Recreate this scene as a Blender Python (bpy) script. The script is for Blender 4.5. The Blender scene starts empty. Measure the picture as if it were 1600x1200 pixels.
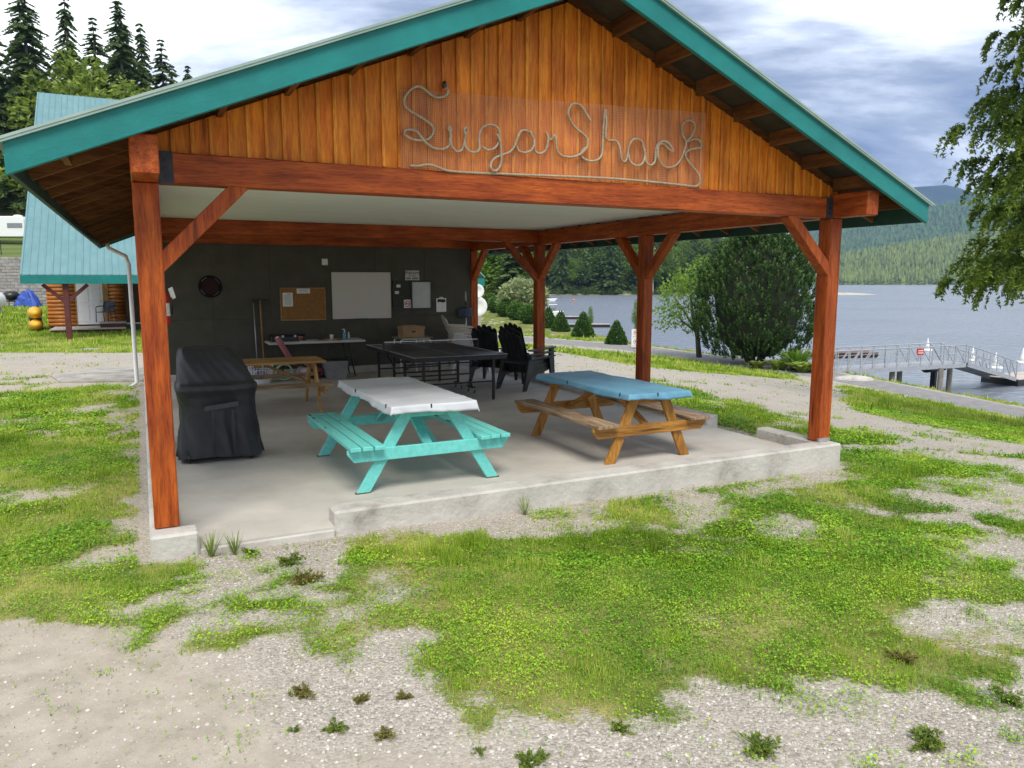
import bpy, bmesh, math, random
import numpy as np
from mathutils import Vector, Matrix
R = math.radians
random.seed(7)
rng = np.random.default_rng(11)
SC = bpy.context.scene
COL = SC.collection

# ------------------------------------------------------------------ camera
cam_d = bpy.data.cameras.new('camera'); cam = bpy.data.objects.new('camera', cam_d); COL.objects.link(cam)
cam_d.sensor_width = 36.0; cam_d.lens = 26.23; cam_d.clip_start = .05; cam_d.clip_end = 30000
cam.location = (0, 0, 1.93); cam.rotation_euler = (R(90 - 7.834), 0, 0)
SC.camera = cam
SC.view_settings.view_transform = 'Standard'; SC.view_settings.look = 'None'
SC.view_settings.exposure = 0.60; SC.view_settings.gamma = 1.0
SC.cycles.use_denoising = True
SC.cycles.max_bounces = 8; SC.cycles.transparent_max_bounces = 12
SC.cycles.volume_bounces = 0
SC.cycles.use_adaptive_sampling = True; SC.cycles.adaptive_threshold = .012

# ------------------------------------------------------------------ sky and sun
SUN_EL, SUN_AZ = 55.0, 172.0          # azimuth clockwise from +Y (the view direction)
w = bpy.data.worlds.new('World'); SC.world = w; w.use_nodes = True
nt = w.node_tree; nt.nodes.clear(); L = nt.links.new
def N(t, **k):
    n = nt.nodes.new(t)
    for a, b in k.items(): setattr(n, a, b)
    return n
tc = N('ShaderNodeTexCoord'); sep = N('ShaderNodeSeparateXYZ'); L(tc.outputs['Generated'], sep.inputs[0])
zc = N('ShaderNodeMath', operation='MAXIMUM'); L(sep.outputs[2], zc.inputs[0]); zc.inputs[1].default_value = 0
za = N('ShaderNodeMath', operation='ADD'); L(zc.outputs[0], za.inputs[0]); za.inputs[1].default_value = .16
dx = N('ShaderNodeMath', operation='DIVIDE'); L(sep.outputs[0], dx.inputs[0]); L(za.outputs[0], dx.inputs[1])
dy = N('ShaderNodeMath', operation='DIVIDE'); L(sep.outputs[1], dy.inputs[0]); L(za.outputs[0], dy.inputs[1])
cb = N('ShaderNodeCombineXYZ'); L(dx.outputs[0], cb.inputs[0]); L(dy.outputs[0], cb.inputs[1])
mp = N('ShaderNodeMapping'); L(cb.outputs[0], mp.inputs[0]); mp.inputs['Location'].default_value = (13.7, 14.2, 0); mp.inputs['Scale'].default_value = (.55, 1.0, 1)
n1 = N('ShaderNodeTexNoise'); L(mp.outputs[0], n1.inputs['Vector']); n1.inputs['Scale'].default_value = .75; n1.inputs['Detail'].default_value = 9; n1.inputs['Roughness'].default_value = .60; n1.inputs['Distortion'].default_value = .25
r1 = N('ShaderNodeValToRGB'); L(n1.outputs['Fac'], r1.inputs[0])
e = r1.color_ramp.elements; e[0].position = .385; e[0].color = (.17, .225, .37, 1); e[1].position = .595; e[1].color = (1.10, 1.14, 1.13, 1)
for p, c in ((.45, (.32, .375, .50)), (.495, (.52, .58, .71)), (.545, (.84, .89, .95))):
    q = e.new(p); q.color = c + (1,)
sky = N('ShaderNodeTexSky', sky_type='NISHITA'); sky.sun_disc = False
sky.sun_elevation = R(SUN_EL); sky.sun_rotation = R(SUN_AZ)
sm = N('ShaderNodeVectorMath', operation='SCALE'); L(sky.outputs[0], sm.inputs[0]); sm.inputs['Scale'].default_value = .10
n2 = N('ShaderNodeTexNoise'); L(mp.outputs[0], n2.inputs['Vector']); n2.inputs['Scale'].default_value = .9; n2.inputs['Detail'].default_value = 5
r2 = N('ShaderNodeValToRGB'); L(n2.outputs['Fac'], r2.inputs[0]); r2.color_ramp.elements[0].position = .30; r2.color_ramp.elements[1].position = .42
r2.color_ramp.elements[0].color = (.7, .7, .7, 1)
mx = N('ShaderNodeMixRGB'); L(r2.outputs[0], mx.inputs[0]); L(sm.outputs[0], mx.inputs[1]); L(r1.outputs[0], mx.inputs[2])
bg = N('ShaderNodeBackground'); L(mx.outputs[0], bg.inputs[0]); bg.inputs[1].default_value = 1.0
wo = N('ShaderNodeOutputWorld'); L(bg.outputs[0], wo.inputs[0])
sd = bpy.data.lights.new('sun', 'SUN'); sd.energy = 2.6; sd.angle = R(28); sd.color = (1, .95, .86)
sun = bpy.data.objects.new('sun', sd); COL.objects.link(sun)
az = R(SUN_AZ); sdir = Vector((math.sin(az) * math.cos(R(SUN_EL)), math.cos(az) * math.cos(R(SUN_EL)), math.sin(R(SUN_EL))))
sun.rotation_euler = sdir.to_track_quat('Z', 'Y').to_euler(); sun.location = (0, -10, 30)

# ------------------------------------------------------------------ materials
MATS = {}
def mat(name, c1, c2=None, scale=6.0, rough=.7, bump=0.0, bscale=None, stretch=(1, 1, 1), metal=0.0, spec=.4, rand=0.0, detail=5, lo=.35, hi=.65, knots=False, attr=None, transl=0.0, c3=None, coords='Object', bdist=.02, grain=0.0):
    if name in MATS: return MATS[name]
    m = bpy.data.materials.new(name); m.use_nodes = True; t = m.node_tree; ns = t.nodes; l = t.links.new
    b = ns['Principled BSDF']; b.inputs['Roughness'].default_value = rough; b.inputs['Metallic'].default_value = metal
    b.inputs['Specular IOR Level'].default_value = spec
    tc = ns.new('ShaderNodeTexCoord'); mp = ns.new('ShaderNodeMapping'); l(tc.outputs[coords], mp.inputs[0]); mp.inputs['Scale'].default_value = stretch
    oi = ns.new('ShaderNodeObjectInfo')
    if rand:
        ad = ns.new('ShaderNodeVectorMath'); ad.operation = 'ADD'; sc = ns.new('ShaderNodeVectorMath'); sc.operation = 'SCALE'
        cx = ns.new('ShaderNodeCombineXYZ')
        for i in range(3): l(oi.outputs['Random'], cx.inputs[i])
        l(cx.outputs[0], sc.inputs[0]); sc.inputs['Scale'].default_value = 37.0
        l(mp.outputs[0], ad.inputs[0]); l(sc.outputs[0], ad.inputs[1]); vec = ad.outputs[0]
    else: vec = mp.outputs[0]
    no = ns.new('ShaderNodeTexNoise'); l(vec, no.inputs['Vector']); no.inputs['Scale'].default_value = scale; no.inputs['Detail'].default_value = detail; no.inputs['Roughness'].default_value = .6
    cr = ns.new('ShaderNodeValToRGB'); e = cr.color_ramp.elements; e[0].position = lo; e[1].position = hi
    e[0].color = tuple(c1) + (1,); e[1].color = tuple(c2 or [min(1, x * 1.25) for x in c1]) + (1,)
    if c3: q = e.new((lo + hi) / 2); q.color = tuple(c3) + (1,)
    if attr:
        at = ns.new('ShaderNodeAttribute'); at.attribute_name = attr
        mxa = ns.new('ShaderNodeMath'); mxa.operation = 'MULTIPLY_ADD'; l(at.outputs['Fac'], mxa.inputs[0]); mxa.inputs[1].default_value = .55
        hm = ns.new('ShaderNodeMath'); hm.operation = 'MULTIPLY'; l(no.outputs['Fac'], hm.inputs[0]); hm.inputs[1].default_value = .45
        l(hm.outputs[0], mxa.inputs[2]); l(mxa.outputs[0], cr.inputs[0])
    else: l(no.outputs['Fac'], cr.inputs[0])
    out = cr.outputs[0]
    if rand:
        hs = ns.new('ShaderNodeHueSaturation'); mr = ns.new('ShaderNodeMapRange'); l(oi.outputs['Random'], mr.inputs[0])
        mr.inputs[3].default_value = 1 - rand; mr.inputs[4].default_value = 1 + rand
        l(mr.outputs[0], hs.inputs['Value']); l(out, hs.inputs['Color']); out = hs.outputs[0]
    if knots:
        vo = ns.new('ShaderNodeTexVoronoi'); l(vec, vo.inputs['Vector']); vo.inputs['Scale'].default_value = scale * .33; vo.inputs['Randomness'].default_value = 1
        kr = ns.new('ShaderNodeValToRGB'); l(vo.outputs['Distance'], kr.inputs[0]); kr.color_ramp.elements[0].position = .05; kr.color_ramp.elements[0].color = (.25, .2, .17, 1)
        kr.color_ramp.elements[1].position = .13; kr.color_ramp.elements[1].color = (1, 1, 1, 1)
        mm = ns.new('ShaderNodeMixRGB'); mm.blend_type = 'MULTIPLY'; mm.inputs[0].default_value = .75; l(out, mm.inputs[1]); l(kr.outputs[0], mm.inputs[2]); out = mm.outputs[0]
    if grain:
        gn_ = ns.new('ShaderNodeTexNoise'); l(vec, gn_.inputs['Vector']); gn_.inputs['Scale'].default_value = scale * 4.5; gn_.inputs['Detail'].default_value = 3; gn_.inputs['Distortion'].default_value = .6
        gr_ = ns.new('ShaderNodeValToRGB'); l(gn_.outputs['Fac'], gr_.inputs[0]); gr_.color_ramp.elements[0].position = .36; gr_.color_ramp.elements[0].color = (.48, .42, .38, 1); gr_.color_ramp.elements[1].position = .56; gr_.color_ramp.elements[1].color = (1, 1, 1, 1)
        gx_ = ns.new('ShaderNodeMixRGB'); gx_.blend_type = 'MULTIPLY'; gx_.inputs[0].default_value = grain; l(out, gx_.inputs[1]); l(gr_.outputs[0], gx_.inputs[2]); out = gx_.outputs[0]
        wn_ = ns.new('ShaderNodeTexNoise'); l(tc.outputs[coords], wn_.inputs['Vector']); wn_.inputs['Scale'].default_value = 1.7; wn_.inputs['Detail'].default_value = 6
        wr_ = ns.new('ShaderNodeValToRGB'); l(wn_.outputs['Fac'], wr_.inputs[0]); wr_.color_ramp.elements[0].position = .34; wr_.color_ramp.elements[0].color = (.66, .62, .60, 1); wr_.color_ramp.elements[1].position = .60; wr_.color_ramp.elements[1].color = (1.06, 1.06, 1.06, 1)
        wx_ = ns.new('ShaderNodeMixRGB'); wx_.blend_type = 'MULTIPLY'; wx_.inputs[0].default_value = .8; l(out, wx_.inputs[1]); l(wr_.outputs[0], wx_.inputs[2]); out = wx_.outputs[0]
    l(out, b.inputs['Base Color'])
    if bump:
        bn = ns.new('ShaderNodeTexNoise'); l(vec, bn.inputs['Vector']); bn.inputs['Scale'].default_value = bscale or scale * 4; bn.inputs['Detail'].default_value = 6
        bp = ns.new('ShaderNodeBump'); bp.inputs['Strength'].default_value = bump; bp.inputs['Distance'].default_value = bdist
        l(bn.outputs['Fac'], bp.inputs['Height']); l(bp.outputs[0], b.inputs['Normal'])
    if transl:
        tr = ns.new('ShaderNodeBsdfTranslucent'); l(out, tr.inputs[0]); ms = ns.new('ShaderNodeMixShader'); ms.inputs[0].default_value = transl
        l(b.outputs[0], ms.inputs[1]); l(tr.outputs[0], ms.inputs[2]); l(ms.outputs[0], ns['Material Output'].inputs[0])
    MATS[name] = m; return m
ST = {'u': (.9, 9, 9), 'v': (9, .9, 9), 'z': (9, 9, .9)}
def wood(kind, ax, c1, c2, rough=.45, **k):
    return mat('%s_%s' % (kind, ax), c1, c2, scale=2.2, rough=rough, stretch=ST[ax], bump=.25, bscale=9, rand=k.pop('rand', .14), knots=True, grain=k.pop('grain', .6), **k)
def gable_w(): return wood('cedar_siding', 'z', (.56, .130, .008), (.84, .285, .020), .5, rand=.15, spec=.25, grain=.38)
def post_w(ax): return wood('stained_timber', ax, (.28, .047, .009), (.50, .112, .016), .5, rand=.06, spec=.25)
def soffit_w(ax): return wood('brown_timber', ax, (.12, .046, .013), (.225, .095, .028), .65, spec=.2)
TEAL = mat('teal_paint', (.003, .15, .14), (.006, .195, .178), scale=3, rough=.45, bump=.12, bscale=60, stretch=(1, 1, 1))
TEAL_DARK = mat('green_trim', (.015, .06, .045), (.02, .08, .06), rough=.6)
ROOFM = mat('grey_green_metal', (.26, .36, .30), (.34, .44, .38), scale=3, rough=.35, metal=.3)
DARKDECK = mat('dark_roof_deck', (.035, .030, .022), (.06, .05, .036), scale=5, rough=.9)
CONC = mat('concrete_floor', (.40, .37, .325), (.52, .485, .43), scale=1.3, rough=.75, bump=.10, bscale=60, detail=8, c3=(.46, .43, .38))
CURB = mat('concrete_curb', (.24, .222, .195), (.52, .495, .45), scale=3.2, rough=.9, bump=.5, bscale=22, detail=9, lo=.25, hi=.6, c3=(.43, .405, .365), knots=False)
WALLM = mat('charcoal_wall', (.064, .059, .042), (.083, .077, .058), scale=3, rough=.75, bump=.08, bscale=90)
CEIL = mat('ceiling_board', (.84, .835, .76), (.90, .895, .83), scale=2.5, rough=.85, stretch=(.4, 3, 1))
BLACKM = mat('black_metal', (.012, .012, .014), (.02, .02, .022), rough=.4)
BLACKP = mat('black_plastic', (.010, .010, .011), (.016, .016, .017), rough=.38, spec=.5)
WHITEP = mat('white_plastic', (.72, .73, .72), (.80, .80, .79), rough=.4)
BEIGEP = mat('beige_plastic', (.50, .45, .37), (.60, .55, .46), rough=.45)
STEEL = mat('galvanised_steel', (.42, .43, .44), (.55, .56, .57), rough=.4, metal=.7)
ALU = mat('aluminium', (.52, .54, .56), (.64, .66, .68), rough=.4, metal=.35)
BRKT = mat('dark_bracket', (.035, .038, .045), (.06, .065, .075), scale=9, rough=.6, metal=.4)
PAPER = mat('paper', (.78, .77, .72), (.84, .83, .79), rough=.8)
INK = mat('ink', (.02, .02, .025), (.03, .03, .035), rough=.8)
RED = mat('red_paint', (.45, .012, .012), (.55, .02, .02), rough=.35)

# ------------------------------------------------------------------ mesh helpers
class MB:
    def __init__(s): s.v = []; s.f = []
    def add(s, vs, fs):
        o = len(s.v); s.v += [tuple(p) for p in vs]; s.f += [tuple(i + o for i in f) for f in fs]; return s
    def box(s, x0, x1, y0, y1, z0, z1):
        vs = [(x, y, z) for z in (z0, z1) for y in (y0, y1) for x in (x0, x1)]
        return s.add(vs, [(0, 2, 3, 1), (4, 5, 7, 6), (0, 1, 5, 4), (2, 6, 7, 3), (0, 4, 6, 2), (1, 3, 7, 5)])
    def bar(s, a, b, wd, ht, up=(0, 0, 1)):
        a, b = Vector(a), Vector(b); d = (b - a).normalized(); sd = d.cross(Vector(up))
        if sd.length < 1e-4: sd = d.cross(Vector((1, 0, 0)))
        sd.normalize(); u = sd.cross(d)
        vs = [p + sd * (i * wd / 2) + u * (j * ht / 2) for p in (a, b) for j in (-1, 1) for i in (-1, 1)]
        return s.add(vs, [(0, 2, 3, 1), (4, 5, 7, 6), (0, 1, 5, 4), (2, 6, 7, 3), (0, 4, 6, 2), (1, 3, 7, 5)])
    def tube(s, pts, r, n=8, caps=True):
        pts = [Vector(p) for p in pts]; k = len(pts); rs = r if hasattr(r, '__len__') else [r] * k
        ring = []; prev = None
        for i, p in enumerate(pts):
            d = (pts[min(i + 1, k - 1)] - pts[max(i - 1, 0)]).normalized()
            if prev is None:
                a = d.cross(Vector((0, 0, 1)))
                if a.length < .1: a = d.cross(Vector((1, 0, 0)))
            else: a = prev - d * prev.dot(d)
            a.normalize(); prev = a; b = d.cross(a)
            ring.append([p + (a * math.cos(2 * math.pi * j / n) + b * math.sin(2 * math.pi * j / n)) * rs[i] for j in range(n)])
        vs = [q for rg in ring for q in rg]; fs = []
        for i in range(k - 1):
            for j in range(n): fs.append((i * n + j, i * n + (j + 1) % n, (i + 1) * n + (j + 1) % n, (i + 1) * n + j))
        if caps: fs += [tuple(range(n - 1, -1, -1)), tuple((k - 1) * n + j for j in range(n))]
        return s.add(vs, fs)
    def lathe(s, prof, n=16, c=(0, 0, 0), ax='z'):
        vs = []; fs = []
        for r, z in prof:
            for j in range(n):
                a = 2 * math.pi * j / n; x, y = r * math.cos(a), r * math.sin(a)
                p = (x, y, z) if ax == 'z' else ((z, x, y) if ax == 'x' else (x, z, y))
                vs.append((p[0] + c[0], p[1] + c[1], p[2] + c[2]))
        for i in range(len(prof) - 1):
            for j in range(n): fs.append((i * n + j, i * n + (j + 1) % n, (i + 1) * n + (j + 1) % n, (i + 1) * n + j))
        fs += [tuple(range(n)), tuple((len(prof) - 1) * n + j for j in range(n))]
        return s.add(vs, fs)
    def prism(s, poly, y0, y1):       # polygon in (x,z) pushed along y
        n = len(poly); vs = [(x, y0, z) for x, z in poly] + [(x, y1, z) for x, z in poly]
        return s.add(vs, [tuple(range(n)), tuple(range(2 * n - 1, n - 1, -1))] + [(i, i + n, (i + 1) % n + n, (i + 1) % n) for i in range(n)])
    def grid(s, fn, nu, nv):
        vs = [fn(i / nu, j / nv) for j in range(nv + 1) for i in range(nu + 1)]
        return s.add(vs, [(j * (nu + 1) + i, j * (nu + 1) + i + 1, (j + 1) * (nu + 1) + i + 1, (j + 1) * (nu + 1) + i) for j in range(nv) for i in range(nu)])
    def build(s, name, m, parent=None, bevel=0, smooth=False, solid=0):
        me = bpy.data.meshes.new(name); me.from_pydata(s.v, [], s.f); me.validate()
        bm = bmesh.new(); bm.from_mesh(me); bmesh.ops.recalc_face_normals(bm, faces=bm.faces); bm.to_mesh(me); bm.free()
        if smooth: me.polygons.foreach_set('use_smooth', [True] * len(me.polygons))
        return link(name, me, m, parent, bevel, solid)
def link(name, me, m, parent=None, bevel=0, solid=0):
    o = bpy.data.objects.new(name, me); COL.objects.link(o)
    if m and not me.materials: me.materials.append(m)
    if parent: o.parent = parent
    if solid: q = o.modifiers.new('s', 'SOLIDIFY'); q.thickness = solid; q.offset = 0
    if bevel: q = o.modifiers.new('b', 'BEVEL'); q.width = bevel; q.segments = 1; q.limit_method = 'ANGLE'
    return o
def fast(name, V, F, m, attr=None, parent=None, smooth=False):
    """numpy mesh: V (n,3), F (k,3 or 4)"""
    V = np.ascontiguousarray(V, dtype=np.float32); F = np.ascontiguousarray(F, dtype=np.int32); k, c = F.shape
    me = bpy.data.meshes.new(name); me.vertices.add(len(V)); me.vertices.foreach_set('co', V.ravel())
    me.loops.add(k * c); me.loops.foreach_set('vertex_index', F.ravel())
    me.polygons.add(k); me.polygons.foreach_set('loop_start', np.arange(0, k * c, c, dtype=np.int32))
    if smooth: me.polygons.foreach_set('use_smooth', np.ones(k, dtype=bool))
    for an, av in (attr or {}).items():
        a = me.attributes.new(an, 'FLOAT', 'POINT'); a.data.foreach_set('value', np.ascontiguousarray(av, dtype=np.float32))
    me.update(calc_edges=True)
    return link(name, me, m, parent)
def tag(o, label, cat, group=None, kind=None):
    if label: o['label'] = label
    if cat: o['category'] = cat
    if group: o['group'] = group
    if kind: o['kind'] = kind
    return o
def thing(name, label, cat, loc=(0, 0, 0), rz=0, group=None):
    o = bpy.data.objects.new(name, None); COL.objects.link(o); o.location = loc; o.rotation_euler = (0, 0, rz); o.empty_display_size = .1
    return tag(o, label, cat, group)
def struct(o): o['kind'] = 'structure'; return o
def dup(root, loc, rz=0, label=None, group=None, scale=None):
    def cp(o, par):
        c = o.copy(); COL.objects.link(c)
        if par: c.parent = par
        for ch in o.children: cp(ch, c)
        return c
    r = cp(root, None); r.location = loc; r.rotation_euler = (0, 0, rz)
    if label: r['label'] = label
    if group: r['group'] = group
    if scale: r.scale = scale if hasattr(scale, '__len__') else (scale,) * 3
    return r
def text(name, s, size, loc, rot, m, parent=None, align='CENTER', extrude=.0015):
    cu = bpy.data.curves.new(name, 'FONT'); cu.body = s; cu.size = size; cu.align_x = align; cu.align_y = 'CENTER'; cu.extrude = extrude
    tmp = bpy.data.objects.new(name, cu); COL.objects.link(tmp); dg = bpy.context.evaluated_depsgraph_get()
    me = bpy.data.meshes.new_from_object(tmp.evaluated_get(dg)); COL.objects.unlink(tmp); bpy.data.objects.remove(tmp)
    me.materials.clear(); o = link(name, me, m, parent); o.location = loc; o.rotation_euler = rot; return o

# pavilion frame: u along the gable front, v to the back, z up
X0, Y0, ANG = -2.6116, 5.2566, R(26.2773)
CA, SA = math.cos(ANG), math.sin(ANG)
def W(u, v, z=0): return (X0 + u * CA - v * SA, Y0 + u * SA + v * CA, z)
def uv_np(X, Y):
    dx, dy = X - X0, Y - Y0; return dx * CA + dy * SA, -dx * SA + dy * CA

# ------------------------------------------------------------------ terrain
def dpath(t): return np.interp(t, [-60, -10, 1, 9.4, 23.6, 38.6, 60, 100, 300], [14, 23.5, 29.3, 36.3, 43.6, 46, 50, 60, 100])
def dshore(t): return np.interp(t, [-60, -10, 1, 9.4, 24, 27, 34, 38, 45, 68, 120, 300], [18.5, 27, 32.7, 39.0, 47.6, 50.5, 57.5, 62, 69, 94, 150, 400])
def ground_z(X, Y):
    X = np.asarray(X, float); Y = np.asarray(Y, float)
    d = .61 * X + .79 * Y; t = -.79 * X + .61 * Y; dp = dpath(t); ds = dshore(t); e = d / dp
    z1 = np.interp(e, [-2, -.2, 0, .1, .30, .37, .6, .9, .95, 1.06], [0, 0, -.04, -.06, -.16, -.25, -1.0, -2.25, -2.4, -2.45])
    q = (d - dp * 1.06) / (ds - dp * 1.06)
    z2 = np.interp(q, [0, .8, 1, 1.25, 2, 6], [-2.45, -2.6, -3.9, -4.5, -5, -6])
    z = np.where(e > 1.06, z2, z1)
    w = np.clip((-X - 4) / 10, 0, 1); w = w * w * (3 - 2 * w)
    return z * (1 - w) + (-.12) * w
def gz(x, y): return float(ground_z(x, y))
def vnoise(X, Y, s, seed=0):
    x, y = X / s, Y / s; xi = np.floor(x).astype(np.int64); yi = np.floor(y).astype(np.int64); fx, fy = x - xi, y - yi
    fx = fx * fx * (3 - 2 * fx); fy = fy * fy * (3 - 2 * fy)
    def h(a, b):
        n = (a * 374761393 + b * 668265263 + seed * 974634777) & 0x7fffffff; n = ((n ^ (n >> 13)) * 1274126177) & 0x7fffffff
        return ((n ^ (n >> 16)) & 0xffff) / 65535.0
    return (h(xi, yi) * (1 - fx) + h(xi + 1, yi) * fx) * (1 - fy) + (h(xi, yi + 1) * (1 - fx) + h(xi + 1, yi + 1) * fx) * fy
def fbm(X, Y, s, seed=0, o=4):
    a = 0; k = 1.0; tot = 0
    for i in range(o): a = a + k * vnoise(X, Y, s / 2 ** i, seed + i); tot += k; k *= .55
    return a / tot
G_POLY = [
 [(-1.2, 5.48), (-0.51, 5.71), (0.31, 5.9), (1.17, 6.59), (2.2, 7.1), (3.49, 8.08), (4.2, 9.41), (5.22, 8.73), (3.82, 6.74), (3.4, 5.97), (3.02, 4.99), (2.64, 4.35), (2.33, 4.0), (2.27, 3.71), (2.01, 3.42), (1.63, 3.27), (1.39, 3.07), (1.18, 3.19), (0.87, 3.26), (0.59, 3.05), (0.21, 3.17), (0.0, 3.36), (-0.34, 3.38), (-0.58, 3.53), (-0.73, 3.8), (-1.03, 4.06), (-1.21, 4.4), (-1.0, 4.86), (-1.01, 5.24)],
 [(-12.17, 10.74), (-11.09, 12.77), (-9.52, 13.72), (-8.49, 14.4), (-7.5, 14.81), (-5.82, 11.7), (-2.54, 5.09), (-2.25, 5.03), (-1.97, 4.54), (-1.81, 4.26), (-1.22, 4.22), (-0.92, 3.91), (-0.91, 3.63), (-1.27, 3.65), (-1.67, 3.9), (-2.07, 3.85), (-2.57, 4.24), (-2.71, 4.04), (-3.03, 4.18), (-3.98, 3.99)],
 [(3.47, 20.07), (4.73, 16.04), (4.99, 13.02), (4.93, 11.29), (5.37, 10.23), (4.47, 9.46), (5.38, 9.01), (5.58, 8.34), (5.06, 7.65), (4.71, 7.98), (3.7, 6.74), (3.5, 7.94), (4.03, 9.38), (2.95, 10.89), (2.36, 13.59)],
 [(-5.05, 32.65), (1.92, 37.17), (4.78, 27.66), (6.93, 26.74), (11.33, 29.75), (14.4, 36.3), (9.8, 43.75), (2.48, 43.24), (-4.96, 57.82)],
 [(13.78, 31.2), (15.26, 29.32), (16.5, 23.67), (17.31, 19.77), (7.83, 8.9), (8.0, 11.43), (7.64, 12.86), (7.43, 14.71), (7.69, 17.01)]]
G_BLOB = [(-1.05, 3.95, .44), (-1.5, 4.08, .46), (1.1, 3.15, .24), (1.42, 3.35, .3), (.72, 3.2, .22), (2.0, 3.05, .2), (2.6, 3.45, .26), (1.6, 3.0, .14), (3.4, 4.7, .35), (-1.3, 3.78, .22), (-1.0, 3.75, .2), (-2.0, 4.0, .22), (2.15, 3.42, .22), (1.75, 3.2, .18), (2.4, 3.2, .18), (1.9, 3.6, .25), (2.75, 3.9, .2), (-1.5, 4.02, .33), (-1.15, 3.88, .30), (-1.9, 4.22, .30), (-2.25, 4.45, .35), (-2.7, 4.55, .35), (-3.2, 4.8, .5), (1.5, 6.55, .4), (2.6, 7.15, .4), (.6, 5.95, .35), (2.4, 3.75, .18), (2.63, 3.72, .13), (1.97, 3.13, .13), (2.18, 3.08, .12), (1.49, 2.91, .1), (1.54, 3.83, .1), (3.0, 4.75, .35), (3.35, 4.25, .22), (2.75, 4.1, .2), (3.7, 5.9, .3), (4.3, 6.2, .28), (2.3, 3.3, .16), (1.2, 3.2, .14), (3.9, 5.1, .2), (4.6, 7.4, .3), (.92, 3.01, .06), (5.45, 8.32, .32), (3.38, 5.66, .15), (3.48, 5.25, .18), (4.68, 6.77, .17), (1.75, 3.28, .08), (.71, 3.06, .07), (-.24, 3.3, .07), (2.76, 4.35, .07), (.22, 3.01, .04), (-1.54, 3.59, .07), (4.01, 6.64, .11), (3.1, 4.36, .07)]
def sdf(X, Y, poly):
    d2 = np.full(X.shape, 1e9); ins = np.zeros(X.shape, bool); n = len(poly)
    for i in range(n):
        ax, ay = poly[i]; bx, by = poly[(i + 1) % n]; ex, ey = bx - ax, by - ay
        t = np.clip(((X - ax) * ex + (Y - ay) * ey) / (ex * ex + ey * ey), 0, 1)
        d2 = np.minimum(d2, (X - ax - t * ex) ** 2 + (Y - ay - t * ey) ** 2)
        c = ((ay > Y) != (by > Y)) & (X < (bx - ax) * (Y - ay) / ((by - ay) + 1e-12) + ax); ins ^= c
    return np.where(ins, 1, -1) * np.sqrt(d2)
def masks(X, Y):
    """grass cover 0..1, dryness 0..1, fine dirt 0..1"""
    s = np.full(X.shape, -9.0)
    for p in G_POLY: s = np.maximum(s, sdf(X, Y, p))
    for bx, by, r in G_BLOB: s = np.maximum(s, (r - np.hypot(X - bx, Y - by)) * .9)
    d = .61 * X + .79 * Y; t = -.79 * X + .61 * Y; dp = dpath(t)
    s = np.where(d > dp * 1.055, 1.5, s)
    s = np.where((X < -8.5) & (Y > 21.5), np.maximum(s, .8), s)
    s = np.where((X < -4.5) & (Y > 24), 1.2, s)
    s = np.where((Y < 3.1) & (X > 0.9) & (Y < 2.4), np.maximum(s, -.25), s)
    s = np.where((X > 1.9) & (Y > 3.0) & (Y < 9.5) & (X < 9), np.maximum(s, -.20), s)
    s = np.where((X > .3) & (Y < 3.7), np.maximum(s, -.17), s)
    s = np.where((X < -.4) & (X > -4) & (Y < 5.6) & (Y > 3.55), np.maximum(s, -.30), s)
    near = np.clip(np.hypot(X, Y) / 8, .45, 3)
    nz = (fbm(X, Y, .55, 3) - .5) * 1.05 + (fbm(X, Y, 2.6, 9) - .5) * .5 * near
    nz = nz + (fbm(X, Y, .16, 21, 2) - .5) * .42
    u, v = uv_np(X, Y)
    left = (u < -.1) & (Y < 18)
    bare = np.where(left, np.clip((fbm(X, Y, .75, 31) - .50) * 4.0, 0, .85), np.clip((fbm(X, Y, .6, 47) - .55) * 3.6, 0, .85))
    g = np.clip((s + nz + .16) / .44, 0, 1); g = g * g * (3 - 2 * g); g = g * (1 - bare)
    soilstrip = np.clip(1 - np.abs(v + .42) / .34, 0, 1) * ((u > 2.0) & (u < 5.2)) * np.clip((fbm(X, Y, .6, 77) - .36) * 3, 0, 1)
    g = g * (1 - .7 * soilstrip)
    spr = np.clip((fbm(X, Y, .42, 71) - np.where(Y < 4.3, .548, .572)) * 5, 0, 1) * np.clip(.55 + (fbm(X, Y, 3.0, 73) - .5) * 3, 0, 1) * np.where((X < -1.2) & (Y < 4.2), .25, 1)
    g = np.maximum(g, spr * .75)
    road = ((d > dp * .955) & (d < dp * 1.055))
    slab = (u > -.12) & (u < 7.05) & (v > -.22) & (v < 10.3)
    g = np.where(road | slab, 0, g)
    dry = np.where(left, np.clip(.35 + (fbm(X, Y, .8, 51) - .5) * 2.6, 0, 1), np.clip((fbm(X, Y, .8, 53) - .46) * 3.4, 0, 1))
    dirt = np.clip((-(X + .9) * .9 - (Y - 3.7) * 1.0 + (fbm(X, Y, .8, 5) - .5) * 1.5) / .8, 0, 1) * (Y < 6) * (u < 8)
    dirt = np.maximum(dirt, soilstrip)
    dirt = np.maximum(dirt, np.where(left, .75, 0))
    return g, dry, dirt
def axis(lo, hi, a, b, f, g):
    xs = list(np.arange(a, b, f)); st = f; x = a; L_ = []
    while x > lo: st *= g; x -= st; L_.append(max(x, lo))
    st = f; x = xs[-1]; H_ = []
    while x < hi: st *= g; x += st; H_.append(min(x, hi))
    return np.array(L_[::-1] + xs + H_)
gx = axis(-900, 1500, -6.5, 10, .075, 1.05); gy = axis(-60, 1500, 1.6, 14, .075, 1.03)
GX, GY = np.meshgrid(gx, gy); P, Q = GX.ravel(), GY.ravel()
GZ = ground_z(P, Q); gm, gdry, gdirt = masks(P, Q)
nearw = np.clip(1 - (np.hypot(P, Q) - 14) / 6, 0, 1)
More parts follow.
